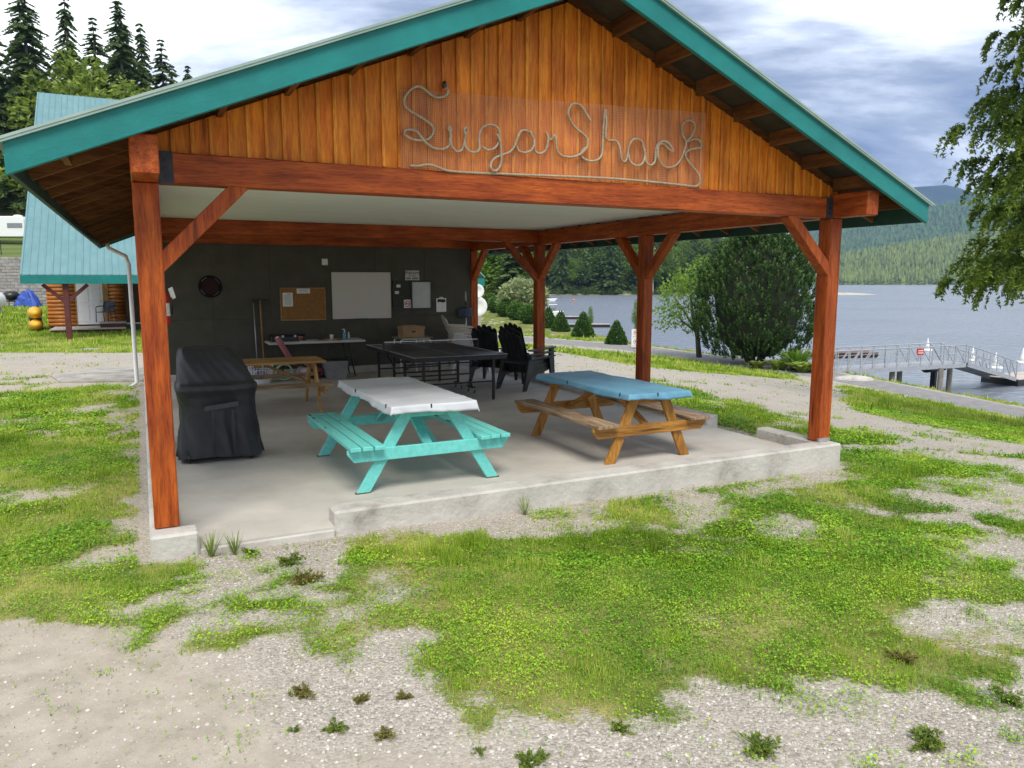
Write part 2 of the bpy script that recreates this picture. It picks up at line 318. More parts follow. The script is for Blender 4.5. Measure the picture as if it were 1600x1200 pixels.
GZ = GZ + nearw * ((fbm(P, Q, .5, 61, 3) - .5) * .035 + gm * .01)
nx, ny = len(gx), len(gy); I = np.arange(nx * ny).reshape(ny, nx)
GF = np.stack([I[:-1, :-1], I[:-1, 1:], I[1:, 1:], I[1:, :-1]], -1).reshape(-1, 4)
# ground material: gravel / fine dirt / turf by cover
m = bpy.data.materials.new('ground_mix'); m.use_nodes = True; t_ = m.node_tree; ns = t_.nodes; l = t_.links.new
b = ns['Principled BSDF']; b.inputs['Roughness'].default_value = .95; b.inputs['Specular IOR Level'].default_value = .15
tcg = ns.new('ShaderNodeTexCoord')
def nse(scale, detail=6, rough=.6):
    n = ns.new('ShaderNodeTexNoise'); l(tcg.outputs['Object'], n.inputs['Vector']); n.inputs['Scale'].default_value = scale; n.inputs['Detail'].default_value = detail; n.inputs['Roughness'].default_value = rough; return n
def ramp(src, *st):
    r = ns.new('ShaderNodeValToRGB'); l(src, r.inputs[0]); e = r.color_ramp.elements
    e[0].position, e[0].color = st[0][0], st[0][1] + (1,); e[1].position, e[1].color = st[-1][0], st[-1][1] + (1,)
    for p_, c_ in st[1:-1]: q_ = e.new(p_); q_.color = c_ + (1,)
    return r
def att(nm): a = ns.new('ShaderNodeAttribute'); a.attribute_name = nm; return a.outputs['Fac']
def mixc(f, a, b_, bl='MIX'):
    x = ns.new('ShaderNodeMixRGB'); x.blend_type = bl
    if isinstance(f, float): x.inputs[0].default_value = f
    else: l(f, x.inputs[0])
    for i, c in ((1, a), (2, b_)):
        if isinstance(c, tuple): x.inputs[i].default_value = c + (1,)
        else: l(c, x.inputs[i])
    return x.outputs[0]
vo = ns.new('ShaderNodeTexVoronoi'); l(tcg.outputs['Object'], vo.inputs['Vector']); vo.inputs['Scale'].default_value = 70
peb = ramp(vo.outputs['Color'], (.0, (.18, .16, .13)), (.40, (.38, .34, .285)), (.8, (.50, .455, .39)), (1, (.68, .63, .56)))
big = nse(1.1, 8); gcol = mixc(.32, peb.outputs[0], ramp(big.outputs['Fac'], (.3, (.33, .29, .235)), (.7, (.51, .46, .39))).outputs[0])
dn = nse(5, 9, .7); dirt = ramp(dn.outputs['Fac'], (.3, (.30, .26, .205)), (.5, (.39, .34, .275)), (.72, (.47, .415, .34)))
base = mixc(att('dirt'), gcol, dirt.outputs[0])
gn = nse(9, 8, .75); turf = ramp(gn.outputs['Fac'], (.3, (.05, .085, .014)), (.5, (.12, .17, .026)), (.7, (.27, .27, .07)))
tdry = ramp(gn.outputs['Fac'], (.3, (.20, .18, .06)), (.7, (.42, .35, .16)))
turfm = mixc(att('dry'), turf.outputs[0], tdry.outputs[0])
fnz = nse(34, 5, .75); gm1 = ns.new('ShaderNodeMath'); gm1.operation = 'MULTIPLY_ADD'; l(fnz.outputs['Fac'], gm1.inputs[0]); gm1.inputs[1].default_value = 1.7; l(att('grass'), gm1.inputs[2])
gm2 = ns.new('ShaderNodeMapRange'); l(gm1.outputs[0], gm2.inputs[0]); gm2.inputs[1].default_value = 1.28; gm2.inputs[2].default_value = 1.55
l(mixc(gm2.outputs[0], base, turfm), b.inputs['Base Color'])
bn = nse(40, 8, .7); ad = ns.new('ShaderNodeMath'); ad.operation = 'MULTIPLY_ADD'; l(vo.outputs['Distance'], ad.inputs[0]); ad.inputs[1].default_value = -.9; l(bn.outputs['Fac'], ad.inputs[2])
bp = ns.new('ShaderNodeBump'); bst = ns.new('ShaderNodeMath'); bst.operation = 'MULTIPLY_ADD'; l(att('dirt'), bst.inputs[0]); bst.inputs[1].default_value = -.72; bst.inputs[2].default_value = .9; l(bst.outputs[0], bp.inputs['Strength']); bp.inputs['Distance'].default_value = .010; l(ad.outputs[0], bp.inputs['Height']); l(bp.outputs[0], b.inputs['Normal'])
GROUND = struct(fast('ground', np.stack([P, Q, GZ], 1), GF, m, {'grass': gm, 'dry': gdry, 'dirt': gdirt}, smooth=True))

# paved lakeside path: a strip that follows the shelf
ASPH = mat('path_asphalt', (.20, .19, .185), (.27, .26, .25), scale=4, rough=.9, bump=.3, bscale=120)
ts = np.linspace(-30, 75, 160); V = []; F = []
for i, t in enumerate(ts):
    dp = float(dpath(t))
    for j, k in enumerate((.955, .975, 1.0, 1.025, 1.05)):
        d = dp * k; x = .61 * d - .79 * t; y = .79 * d + .61 * t
        x, y = d * .61 / (.61 ** 2 + .79 ** 2) - t * .79 / (.61 ** 2 + .79 ** 2), d * .79 / (.61 ** 2 + .79 ** 2) + t * .61 / (.61 ** 2 + .79 ** 2)
        V.append((x, y, gz(x, y) + .035 + (0 if 0 < j < 4 else -.05)))
for i in range(len(ts) - 1):
    for j in range(4): a = i * 5 + j; F.append((a, a + 1, a + 6, a + 5))
struct(fast('path', np.array(V), np.array(F), ASPH, smooth=True))

# lake
m = bpy.data.materials.new('lake_water'); m.use_nodes = True; t_ = m.node_tree; ns = t_.nodes; l = t_.links.new
b = ns['Principled BSDF']; b.inputs['Base Color'].default_value = (.21, .235, .275, 1); b.inputs['Roughness'].default_value = .24; b.inputs['IOR'].default_value = 1.33
tcg = ns.new('ShaderNodeTexCoord'); mpg = ns.new('ShaderNodeMapping'); l(tcg.outputs['Object'], mpg.inputs[0]); mpg.inputs['Scale'].default_value = (.8, 1.3, 1); mpg.inputs['Rotation'].default_value = (0, 0, .5)
w1 = ns.new('ShaderNodeTexNoise'); l(mpg.outputs[0], w1.inputs['Vector']); w1.inputs['Scale'].default_value = 1.1; w1.inputs['Detail'].default_value = 4
w2 = ns.new('ShaderNodeTexNoise'); l(mpg.outputs[0], w2.inputs['Vector']); w2.inputs['Scale'].default_value = .018; w2.inputs['Detail'].default_value = 3
rr = ns.new('ShaderNodeMapRange'); l(w2.outputs['Fac'], rr.inputs[0]); rr.inputs[1].default_value = .4; rr.inputs[2].default_value = .6; rr.inputs[3].default_value = .35; rr.inputs[4].default_value = 1.0
bp = ns.new('ShaderNodeBump'); l(rr.outputs[0], bp.inputs['Strength']); bp.inputs['Distance'].default_value = .55; l(w1.outputs['Fac'], bp.inputs['Height']); l(bp.outputs[0], b.inputs['Normal'])
lx = axis(-700, 6000, 0, 60, 6, 1.25); ly = axis(10, 9000, 20, 120, 6, 1.25); LX, LY = np.meshgrid(lx, ly)
I = np.arange(LX.size).reshape(LX.shape); LF = np.stack([I[:-1, :-1], I[:-1, 1:], I[1:, 1:], I[1:, :-1]], -1).reshape(-1, 4)
struct(fast('lake', np.stack([LX.ravel(), LY.ravel(), np.full(LX.size, -4.0)], 1), LF, m))
WATER = -4.0

# ------------------------------------------------------------------ grass, clover and loose stones
def scatter(n, lo, hi, half):
    """points in a fan in front of the camera and a margin beside it"""
    Y = lo + (hi - lo) * rng.random(n); X = (rng.random(n) * 2 - 1) * (Y * half + 1.2); return X, Y
GRASSM = mat('grass_blades', (.060, .125, .010), (.66, .64, .19), scale=1.4, rough=.6, attr='var', transl=.35, spec=.25, lo=.12, hi=.85, c3=(.31, .48, .030), coords='Object')
CLOVM = mat('clover_leaves', (.045, .135, .012), (.48, .62, .05), scale=1.6, rough=.55, attr='var', transl=.25, spec=.3, lo=.1, hi=.85, c3=(.20, .42, .020))
def blades(name, X, Y, h, wd, var, m, lean=.5):
    n = len(X); Z = ground_z(X, Y) + (fbm(X, Y, .5, 61, 3) - .5) * .035 * np.clip(1 - (np.hypot(X, Y) - 14) / 6, 0, 1) - .004
    a = rng.random(n) * 2 * np.pi; ln = rng.random(n) * lean; b_ = rng.random(n) * 2 * np.pi
    tip = np.stack([X + np.cos(b_) * ln * h, Y + np.sin(b_) * ln * h, Z + h * np.sqrt(np.maximum(.1, 1 - ln ** 2 * .8))], 1)
    p0 = np.stack([X - np.cos(a) * wd / 2, Y - np.sin(a) * wd / 2, Z], 1); p1 = np.stack([X + np.cos(a) * wd / 2, Y + np.sin(a) * wd / 2, Z], 1)
    V = np.stack([p0, p1, tip], 1).reshape(-1, 3); F = np.arange(3 * n).reshape(-1, 3)
    return fast(name, V, F, m, {'var': np.repeat(var, 3)})
def clovers(name, X, Y, s, var, m, hgt):
    n = len(X); Z = ground_z(X, Y) + (fbm(X, Y, .5, 61, 3) - .5) * .035 * np.clip(1 - (np.hypot(X, Y) - 14) / 6, 0, 1) + hgt
    a = rng.random(n) * 2 * np.pi; c, s_ = np.cos(a), np.sin(a); tx = (rng.random(n) - .5) * 1.3; ty = (rng.random(n) - .5) * 1.3
    V = []
    for (p, q) in ((-1, 0), (0, -.75), (1, 0), (0, .75)):
        xx = (p * c - q * s_) * s; yy = (p * s_ + q * c) * s; V.append(np.stack([X + xx, Y + yy, Z + xx * tx + yy * ty], 1))
    V = np.stack(V, 1).reshape(-1, 3); return fast(name, V, np.arange(4 * n).reshape(-1, 4), m, {'var': np.repeat(var, 4)})
def pick(n, lo, hi, half=.82):
    X, Y = scatter(n, lo, hi, half); g, dry, di = masks(X, Y); k = rng.random(n) < g ** 1.3 * .96 + .004; return X[k], Y[k], g[k], dry[k]
allb = []; allc = []
for lo, hi, n, hh, ww in ((2.2, 5, 330000, .045, .0050), (5, 9, 420000, .055, .0075), (9, 16, 300000, .07, .014), (16, 34, 240000, .10, .035), (34, 62, 110000, .16, .09)):
    X, Y, g, dry = pick(n, lo, hi)
    clump = fbm(X, Y, .35, 15, 3)
    h = hh * .62 * (1 + 1.1 * np.clip((fbm(X, Y, .22, 131, 2) - .62) * 6, 0, 1)) * (.4 + 1.2 * rng.random(len(X))) * (.5 + g * .6) * (.55 + clump * .9)
    var = np.clip(.36 + (fbm(X, Y, .7, 91) - .5) * 1.6 + (rng.random(len(X)) - .5) * .75 + dry * .5, 0, 1)
    allb.append((X, Y, h, np.full(len(X), ww) * (.6 + .8 * rng.random(len(X))), var))
    if lo < 16:
        cl = fbm(X, Y, .8, 101, 4); k = rng.random(len(X)) < np.clip((cl - .36) * 5, .15, .9); Xc, Yc = X[k], Y[k]
        allc.append((Xc, Yc, (.55 + rng.random(k.sum())) * (.0056 if lo < 5 else .0082 if lo < 9 else .015), np.clip(.42 + (rng.random(k.sum()) - .5) * .8 + (fbm(Xc, Yc, .6, 111) - .5) * 1.6, 0, 1), (.012 + .035 * rng.random(k.sum())) * (cl[k] + .5)))
o = blades('grass', *[np.concatenate(c) for c in zip(*allb)], GRASSM); tag(o, 'short bright green lawn grass growing in patches around the shelter', 'grass', kind='stuff')
c = [np.concatenate(q) for q in zip(*allc)]
o = clovers('clover', c[0], c[1], c[2], c[3], CLOVM, c[4]); tag(o, 'low green clover mixed through the lawn in front', 'clover', kind='stuff')
# loose stones on the bare gravel
X, Y = scatter(190000, 2.2, 9.5, .8); k = rng.random(len(X)) < (3.2 / Y) ** 1.1; X, Y = X[k], Y[k]
g, dry, di = masks(X, Y); u_, v_ = uv_np(X, Y); k = (g < .4) & (rng.random(len(X)) > di * .85) & ~((u_ > -.15) & (u_ < 7.1) & (v_ > -.25) & (v_ < 10.3)); X, Y = X[k], Y[k]; n = len(X)
s = .0030 + .0085 * rng.random(n) ** 2.6; Z = ground_z(X, Y) + (fbm(X, Y, .5, 61, 3) - .5) * .035 + s * .15
oc = np.array([(1, 0, 0), (0, 1, 0), (-1, 0, 0), (0, -1, 0), (0, 0, .75), (0, 0, -.6)]); of = np.array([(0, 1, 4), (1, 2, 4), (2, 3, 4), (3, 0, 4)])
V = oc[None] * (s[:, None, None] * (.6 + .8 * rng.random((n, 6, 1)))); a = rng.random(n) * 6.28; ca, sa = np.cos(a)[:, None], np.sin(a)[:, None]
V = np.stack([V[..., 0] * ca - V[..., 1] * sa + X[:, None], V[..., 0] * sa + V[..., 1] * ca + Y[:, None], V[..., 2] + Z[:, None]], -1).reshape(-1, 3)
F = (of[None] + 6 * np.arange(n)[:, None, None]).reshape(-1, 3)
STONE = mat('loose_stone', (.17, .155, .13), (.70, .66, .60), rough=.9, attr='var', lo=.1, hi=.9, c3=(.44, .40, .35))
o = fast('gravel', V, F, STONE, {'var': np.repeat(rng.random(n), 6)}); tag(o, 'loose pale grey gravel on the bare ground in front', 'gravel', kind='stuff')

# ------------------------------------------------------------------ the open shelter
WD, LN, S = 6.9493, 10.1075, .17
CT = .128; ZB, ZP = 2.61, 2.86; UM = WD / 2; ZAP, TP, OVU, OVV, FH = 4.2591, .4155, .6534, .5395, .2021
HWR = UM + OVU; V0, V1 = -OVV, 10.62
PAV = thing('pavilion', 'open timber picnic shelter with teal trimmed gable roof and charcoal back wall', 'shelter', W(0, 0, 0), ANG)
slab = MB().box(.13, 6.78, -.13, 9.86, -.30, 0).build('slab', CONC, PAV)
cm = lambda: MB()
def curb(x0, x1, y0, y1): return MB().box(x0, x1, y0, y1, -.45, CT).build('curb', CURB, PAV, bevel=.018)
curb(-.035, .29, -.17, .03); curb(1.28, 6.97, -.15, .075)
curb(6.775, 6.968, .077, .97); curb(6.775, 6.97, 1.86, 10.12); curb(-.033, .15, .033, 10.12); curb(.152, 6.773, 9.86, 10.12)
MB().box(.292, 1.278, -.16, -.128, -.30, -.012).build('threshold', CURB, PAV, bevel=.01)
# posts
for u0 in (0, WD - S):
    for i in range(4):
        v0 = min(i * LN / 3, LN - S) if i else 0
        p = MB().box(u0, u0 + S, v0, v0 + S, CT + .004, ZB if (i or 1) else ZB).build('post', post_w('z'), PAV, bevel=.008)
        MB().box(u0 - .006 if u0 else u0 + .01, u0 + S - .01 if u0 else u0 + S + .006, v0 - .006, v0 + .02, CT + .003, CT + .045).build('post_base', STEEL, p) if (u0 and i == 0) else None
# plates along both sides, run out past the gable
for u0 in (0, WD - S): MB().box(u0, u0 + S, -.44, LN + .3, ZB + .002, ZP).build('plate_beam', post_w('v'), PAV, bevel=.008)
fb = MB().box(S + .002, WD - S - .002, .0, .15, ZB, ZB + .212).build('front_beam', post_w('u'), PAV, bevel=.008)
for a, b_ in ((S + .004, S + .10), (WD - S - .09, WD - S - .004)):
    k = MB().box(a, b_, -.008, .003, ZB - .004, ZB + .216).build('bracket', BRKT, fb)
    for z in (.05, .105, .16): MB().lathe([(.011, -.016), (.011, -.006)], 8, ((a + b_) / 2, 0, ZB + z), 'y').build('bolt', BLACKM, fb)
MB().box(S + .002, WD - S - .002, 6.74, 6.89, ZB + .05, ZP + .02).build('tie_beam', post_w('u'), PAV, bevel=.008)
MB().box(S + .002, WD - S - .002, 9.90, 10.05, ZB + .05, ZP + .02).build('tie_beam', post_w('u'), PAV, bevel=.008)
def brace(a, b_): MB().bar(a, b_, .11, .13, up=(0, 1, 0) if abs(a[1] - b_[1]) < .01 else (1, 0, 0)).build('brace', post_w('z'), PAV, bevel=.005)
brace((.73, .075, ZB + .03), (.13, .075, 2.03)); brace((WD - .76, .075, ZB + .03), (WD - .13, .075, 2.03))
for u in (S / 2, WD - S / 2):
    for i in range(4):
        v = min(i * LN / 3, LN - S) + S / 2
        if i > 0: brace((u, v - .70, ZB + .03), (u, v - .03, 1.98))
        if 0 < i < 3: brace((u, v + .70, ZB + .03), (u, v + .03, 1.98))
brace((WD - S - .66, 6.81, ZB + .07), (WD - S / 2 - .06, 6.81, 1.98)); brace((S + .66, 6.81, ZB + .07), (S / 2 + .06, 6.81, 1.98))
# ceiling and back wall
MB().box(.02, WD - .02, .165, 9.94, ZP + .024, ZP + .040).build('ceiling', CEIL, PAV)
for i in range(6):
    a = .175 + i * 1.10; b_ = min(a + 1.097, WD - .175); 
    for (z0, z1) in ((CT + .002, 1.18), (1.184, ZP + .02)): MB().box(a, b_, 9.955, 9.99, z0, z1).build('wall_panel', WALLM, PAV, bevel=.002)
MB().box(.02, WD - .02, 9.992, 10.06, CT + .001, ZB + .02).build('wall_backing', WALLM, PAV)
# gable: boards with battens
def zr(u): return ZAP - TP * abs(u - UM)
for vv, nm in ((.07, 'gable_wall'), (10.02, 'rear_gable_wall')):
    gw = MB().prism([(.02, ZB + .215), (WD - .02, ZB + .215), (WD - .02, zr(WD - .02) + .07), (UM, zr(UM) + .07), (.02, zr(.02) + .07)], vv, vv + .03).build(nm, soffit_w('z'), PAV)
    if nm == 'gable_wall':
        bw = .127; n = int((WD - .04) / bw)
        for i in range(n + 1):
            a = .025 + i * bw; b_ = min(a + bw - .003, WD - .025)
            if b_ - a < .03: continue
            poly = [(a, ZB + .214), (b_, ZB + .214), (b_, zr(b_) + .06)] + ([(UM, zr(UM) + .06)] if a < UM < b_ else []) + [(a, zr(a) + .06)]
            dz = random.uniform(-.003, .003)
            MB().prism(poly, .045 + dz, .068).build('board', gable_w(), gw, bevel=.003)
            c = a + bw - .0015
            if c + .016 < WD - .03: MB().prism([(c - .014, ZB + .216 + random.uniform(-.004, .006)), (c + .014, ZB + .216), (c + .014, zr(c + .014) + .058), (c - .014, zr(c - .014) + .058)], .028, .046 + dz).build('batten', wood('cedar_batten', 'z', (.60, .165, .012), (.84, .33, .035), .5, rand=.13, spec=.25), gw, bevel=.003)
# roof
for sgn in (-1, 1):
    def pt(s, lift, v): # s: 0 at the ridge, 1 at the eave
        return (UM + sgn * s * HWR, v, ZAP + FH - TP * s * HWR + lift)
    def sheet(s0, s1, v0, v1, l0, l1, name, m, **k):
        vs = [pt(s, l_, v) for l_ in (l0, l1) for v in (v0, v1) for s in (s0, s1)]
        return MB().add(vs, [(0, 2, 3, 1), (4, 5, 7, 6), (0, 1, 5, 4), (2, 6, 7, 3), (0, 4, 6, 2), (1, 3, 7, 5)]).build(name, m, PAV, **k)
    sheet(0, .995, V0 + .045, V1 - .045, -.03, -.004, 'roof_deck', DARKDECK)
    rp = sheet(0, 1.012, V0 - .035, V1 + .035, .0, .018, 'roof_panel', ROOFM)
    nrib = 36
    for i in range(nrib + 1):
        v = V0 + .12 + (V1 - V0 - .24) * i / nrib
        vs = [pt(s, l_, v + q) for s in (0, 1.012) for (l_, q) in ((.018, -.02), (.045, -.008), (.045, .008), (.018, .02))]
        MB().add(vs, [(0, 1, 5, 4), (1, 2, 6, 5), (2, 3, 7, 6), (0, 3, 2, 1), (4, 5, 6, 7)]).build('rib', ROOFM, rp)
    sheet(0, 1.006, V0 - .030, V0 - .004, -.016, -.001, 'drip_edge', ROOFM)
    sheet(0, 1.0, V0, V0 + .04, -FH, -.001, 'barge_board', TEAL, bevel=.004)
    sheet(0, 1.0, V1 - .04, V1, -FH, -.001, 'barge_board', TEAL, bevel=.004)
    # eave fascia
    ze = ZAP + FH - TP * HWR; ue = UM + sgn * HWR
    MB().box(min(ue, ue - sgn * .035), max(ue, ue - sgn * .035), V0 + .042, V1 - .042, ze - .19, ze - .002).build('eave_fascia', TEAL_DARK, PAV, bevel=.003)
    # rafters show as tails under the eaves
    for i in range(18):
        v = .10 + i * (LN - .12) / 17
        a, b_ = pt(0.004, -.105, v), pt(.99, -.105, v)
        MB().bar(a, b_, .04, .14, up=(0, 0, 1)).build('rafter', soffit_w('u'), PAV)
    # lookouts carrying the barge board
    for i in range(1, 9):
        s = i / 8.6; c = pt(s, -.10, 0)
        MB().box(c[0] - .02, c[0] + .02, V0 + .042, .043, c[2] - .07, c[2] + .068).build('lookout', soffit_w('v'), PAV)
    # soffit boards over the eaves
    for i in range(4):
        s0 = (UM + .0) / HWR + .03 + i * (1 - UM / HWR - .04) / 4
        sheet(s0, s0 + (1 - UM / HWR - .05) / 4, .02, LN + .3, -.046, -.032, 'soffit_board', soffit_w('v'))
MB().bar((UM, V0 - .03, ZAP + FH + .03), (UM, V1 + .03, ZAP + FH + .03), .30, .03).build('ridge_cap', ROOFM, PAV)
# downspout at the rear left corner
MB().tube([(-.50, 10.30, 2.66), (-.48, 10.30, 2.55), (-.20, 10.30, 2.40), (-.16, 10.30, 2.25), (-.16, 10.30, -.02), (-.28, 10.26, -.10)], .04, 10).build('downspout', WHITEP, PAV, smooth=True)

# ------------------------------------------------------------------ rope sign on the gable
def smooth_pts(p, k=5):
    out = []; n = len(p)
    for i in range(n - 1):
        a, b_, c, d = p[max(i - 1, 0)], p[i], p[i + 1], p[min(i + 2, n - 1)]
        for j in range(k):
            t = j / k; out.append(tuple(.5 * (2 * b_[q] + (c[q] - a[q]) * t + (2 * a[q] - 5 * b_[q] + 4 * c[q] - d[q]) * t * t + (-a[q] + 3 * b_[q] - 3 * c[q] + d[q]) * t ** 3) for q in (0, 1)))
    return out + [p[-1]]
ROPES = [[(2.304, 3.481), (2.326, 3.453), (2.313, 3.415), (2.256, 3.392), (2.209, 3.399), (2.163, 3.424), (2.109, 3.452), (2.063, 3.453), (2.008, 3.419), (1.967, 3.362), (1.97, 3.304), (2.014, 3.264), (2.077, 3.231), (2.141, 3.198), (2.191, 3.165), (2.205, 3.124), (2.182, 3.08), (2.129, 3.05), (2.056, 3.044), (1.992, 3.056), (1.96, 3.082), (1.966, 3.112), (2.002, 3.124), (2.057, 3.112), (2.093, 3.072), (2.129, 3.033), (2.194, 2.999), (2.269, 2.992), (2.327, 3.014), (2.345, 3.067), (2.343, 3.127), (2.332, 3.152), (2.344, 3.176), (2.357, 3.158), (2.349, 3.119), (2.343, 3.067), (2.359, 3.011), (2.403, 2.982), (2.448, 2.997), (2.472, 3.051), (2.48, 3.122), (2.465, 3.152), (2.479, 3.177), (2.494, 3.158), (2.484, 3.105), (2.48, 3.043), (2.501, 3.001), (2.55, 2.984), (2.6, 3.012), (2.606, 3.088), (2.614, 3.15), (2.641, 3.196), (2.691, 3.218), (2.747, 3.211), (2.783, 3.174), (2.791, 3.121), (2.775, 3.066), (2.73, 3.027), (2.67, 3.014), (2.624, 3.037)],
 [(2.761, 3.149), (2.791, 3.094), (2.803, 3.024), (2.811, 2.935), (2.791, 2.88), (2.75, 2.85), (2.709, 2.86), (2.705, 2.901), (2.74, 2.948), (2.812, 2.985), (2.884, 3.012), (2.925, 3.06), (2.946, 3.116), (2.977, 3.177), (3.019, 3.206), (3.072, 3.193), (3.11, 3.147), (3.115, 3.093), (3.083, 3.041), (3.03, 3.019), (2.977, 3.033), (2.954, 3.075)],
 [(3.072, 3.198), (3.114, 3.129), (3.125, 3.057), (3.173, 3.024), (3.222, 3.046), (3.244, 3.103), (3.25, 3.167), (3.236, 3.203), (3.258, 3.168), (3.291, 3.149), (3.315, 3.188), (3.328, 3.146), (3.333, 3.091), (3.358, 3.047), (3.42, 3.018), (3.51, 3.019), (3.589, 3.054), (3.645, 3.115), (3.65, 3.182), (3.597, 3.233), (3.529, 3.274), (3.472, 3.334), (3.449, 3.396), (3.482, 3.455), (3.537, 3.473), (3.594, 3.457), (3.64, 3.405), (3.685, 3.335)],
 [(3.633, 3.105), (3.6, 3.068), (3.607, 3.027), (3.658, 2.997), (3.727, 2.998), (3.785, 3.03), (3.814, 3.09), (3.824, 3.196), (3.826, 3.31), (3.833, 3.452), (3.844, 3.349), (3.84, 3.225), (3.876, 3.19), (3.935, 3.195), (3.973, 3.185), (3.996, 3.132), (4.005, 3.065), (4.03, 3.019), (4.071, 3.021), (4.094, 3.081), (4.104, 3.16), (4.134, 3.211), (4.18, 3.224), (4.237, 3.209), (4.275, 3.163), (4.285, 3.095), (4.267, 3.035), (4.219, 2.992), (4.157, 2.992), (4.117, 3.028), (4.1, 3.101)],
 [(4.245, 3.206), (4.289, 3.115), (4.292, 3.037), (4.33, 3.0), (4.38, 3.023), (4.403, 3.084), (4.414, 3.154), (4.437, 3.202), (4.487, 3.229), (4.539, 3.214), (4.601, 3.146), (4.553, 3.165), (4.514, 3.202), (4.455, 3.203), (4.421, 3.155), (4.421, 3.085), (4.461, 3.028), (4.534, 2.997), (4.624, 3.009), (4.687, 3.064), (4.723, 3.147), (4.746, 3.24), (4.709, 3.307), (4.706, 3.377), (4.751, 3.435), (4.817, 3.441), (4.845, 3.39), (4.822, 3.317), (4.764, 3.247), (4.811, 3.265), (4.89, 3.282), (4.932, 3.244), (4.915, 3.202), (4.827, 3.185), (4.768, 3.155), (4.764, 3.11), (4.82, 3.042), (4.89, 2.975), (4.925, 2.915), (4.914, 2.853), (4.869, 2.838)],
 [(2.006, 2.846), (2.07, 2.846), (2.154, 2.861), (2.239, 2.844), (2.334, 2.824), (2.569, 2.824), (2.811, 2.831), (3.148, 2.838), (3.501, 2.847), (3.824, 2.854), (4.185, 2.856), (4.565, 2.85), (4.882, 2.838)]]
sg = thing('rope_sign', 'beige rope lettering reading Sugar Shack wired onto clear mesh on the gable', 'sign', W(0, 0, 0), ANG)
ROPEM = mat('rope_sheath', (.30, .235, .15), (.44, .36, .25), scale=40, rough=.5, bump=.2)
MESHM = mat('plastic_mesh', (.62, .40, .27), (.70, .48, .35), rough=.45)
for i, rp in enumerate(ROPES):
    q = smooth_pts(rp); MB().tube([(u, -.012 - .012 * math.sin(j * .22 + i), z) for j, (u, z) in enumerate(q)], .0108, 7).build('rope', ROPEM, sg, smooth=True)
mb = MB()
for i in range(191):
    u = 1.94 + i * .0161; wv = .002 * math.sin(i * .4); top = 3.43 + .11 * i / 190
    mb.box(u, u + .0009, .012 + wv, .0145 + wv, 2.825, top)
for i in range(46):
    z = 2.828 + i * .0155; u0 = 1.94 if z < 3.43 else 1.94 + (z - 3.43) / .11 * 3.05
    mb.box(u0, 5.0, .0146, .0160, z, z + .0009)
tag(mb.build('mesh_panel', MESHM, sg), None, None, kind='stuff')
MB().lathe([(.018, 0), (.02, .03), (.012, .05)], 8, (2.30, -.015, 3.47)).build('rope_connector', BLACKP, sg)

# ------------------------------------------------------------------ things inside the shelter
def inside(name, label, cat, u, v, z=0, rot=0, group=None): return thing(name, label, cat, W(u, v, z), ANG + rot, group)
TEALP = mat('mint_paint', (.13, .54, .49), (.18, .62, .56), scale=4, rough=.4, bump=.15, bscale=40, rand=.03, stretch=(6, 1, 6))
ORW = {a: wood('orange_timber', a, (.33, .135, .02), (.58, .29, .05), .5) for a in 'uvz'}
OLDW = {a: wood('weathered_timber', a, (.20, .12, .06), (.44, .33, .22), .75, rand=.1) for a in 'uvz'}
BRW = {a: wood('pine_timber', a, (.34, .17, .05), (.56, .34, .12), .55) for a in 'uvz'}
def picnic(name, label, u, v, rot, ln, topw, toph, seath, seats, seatw, foot, mt, ms, ntop=4, endv=.83, seat_mat=None, ends=True):
    """long axis on local y; frames at +-endv; seats: list of x centres of each slat on +x side"""
    t = inside(name, label, 'picnic table', u, v, 0, rot)
    th = .038; w_ = topw / ntop
    for i in range(ntop): MB().box(-topw / 2 + i * w_ + .003, -topw / 2 + (i + 1) * w_ - .003, -ln / 2, ln / 2, toph - th, toph).build('top_plank', mt['v'], t, bevel=.005)
    so = max(seats) + seatw / 2 
    for sx in (-1, 1):
        for x in seats: MB().box(sx * x - seatw / 2, sx * x + seatw / 2, -ln / 2 + random.uniform(-.01, .01), ln / 2 + random.uniform(-.01, .01), seath - th, seath).build('seat_plank', (seat_mat or mt)['v'], t, bevel=.005)
    for sy in (-1, 1):
        y = sy * endv
        for sx in (-1, 1):
            a, b_ = Vector((sx * foot, y, 0)), Vector((sx * topw * .25, y, toph - th - .002)); d = (b_ - a); hx = .062
            MB().prism([(a.x - hx, 0), (a.x + hx, 0), (b_.x + hx, b_.z), (b_.x - hx, b_.z)], y - .019, y + .019).build('leg', mt['z'], t, bevel=.004)
        e = y + sy * .040
        zc = seath - th - .002
        MB().prism([(-so - .01, zc), (so + .01, zc), (so + .01, zc - .04), (so - .05, zc - .115), (-so + .05, zc - .115), (-so - .01, zc - .04)], e - .0195, e + .0195).build('seat_support', mt['u'], t, bevel=.004)
        zt = toph - th - .002; hw = topw / 2 - .03; e2 = y - sy * .040
        MB().prism([(-hw, zt), (hw, zt), (hw, zt - .03), (hw - .06, zt - .09), (-hw + .06, zt - .09), (-hw, zt - .03)], e2 - .0195, e2 + .0195).build('top_support', mt['u'], t, bevel=.004)
        MB().bar((0, sy * .12, toph - th - .03), (0, e - sy * .03, zc - .06), .088, .038, up=(0, 0, 1)).build('centre_brace', mt['v'], t, bevel=.004)
    MB().box(-topw / 2 + .08, topw / 2 - .08, -.045, .045, toph - th - .042, toph - th - .002).build('cleat', mt['u'], t, bevel=.003)
    return t
tp = {a: TEALP for a in 'uvz'}
picnic('picnic_table', 'mint green painted picnic table with chipped slatted benches under a white cover', 2.385, 1.53, 0, 1.95, .78, .80, .46, (.52, .63, .74), .098, .655, tp, None)
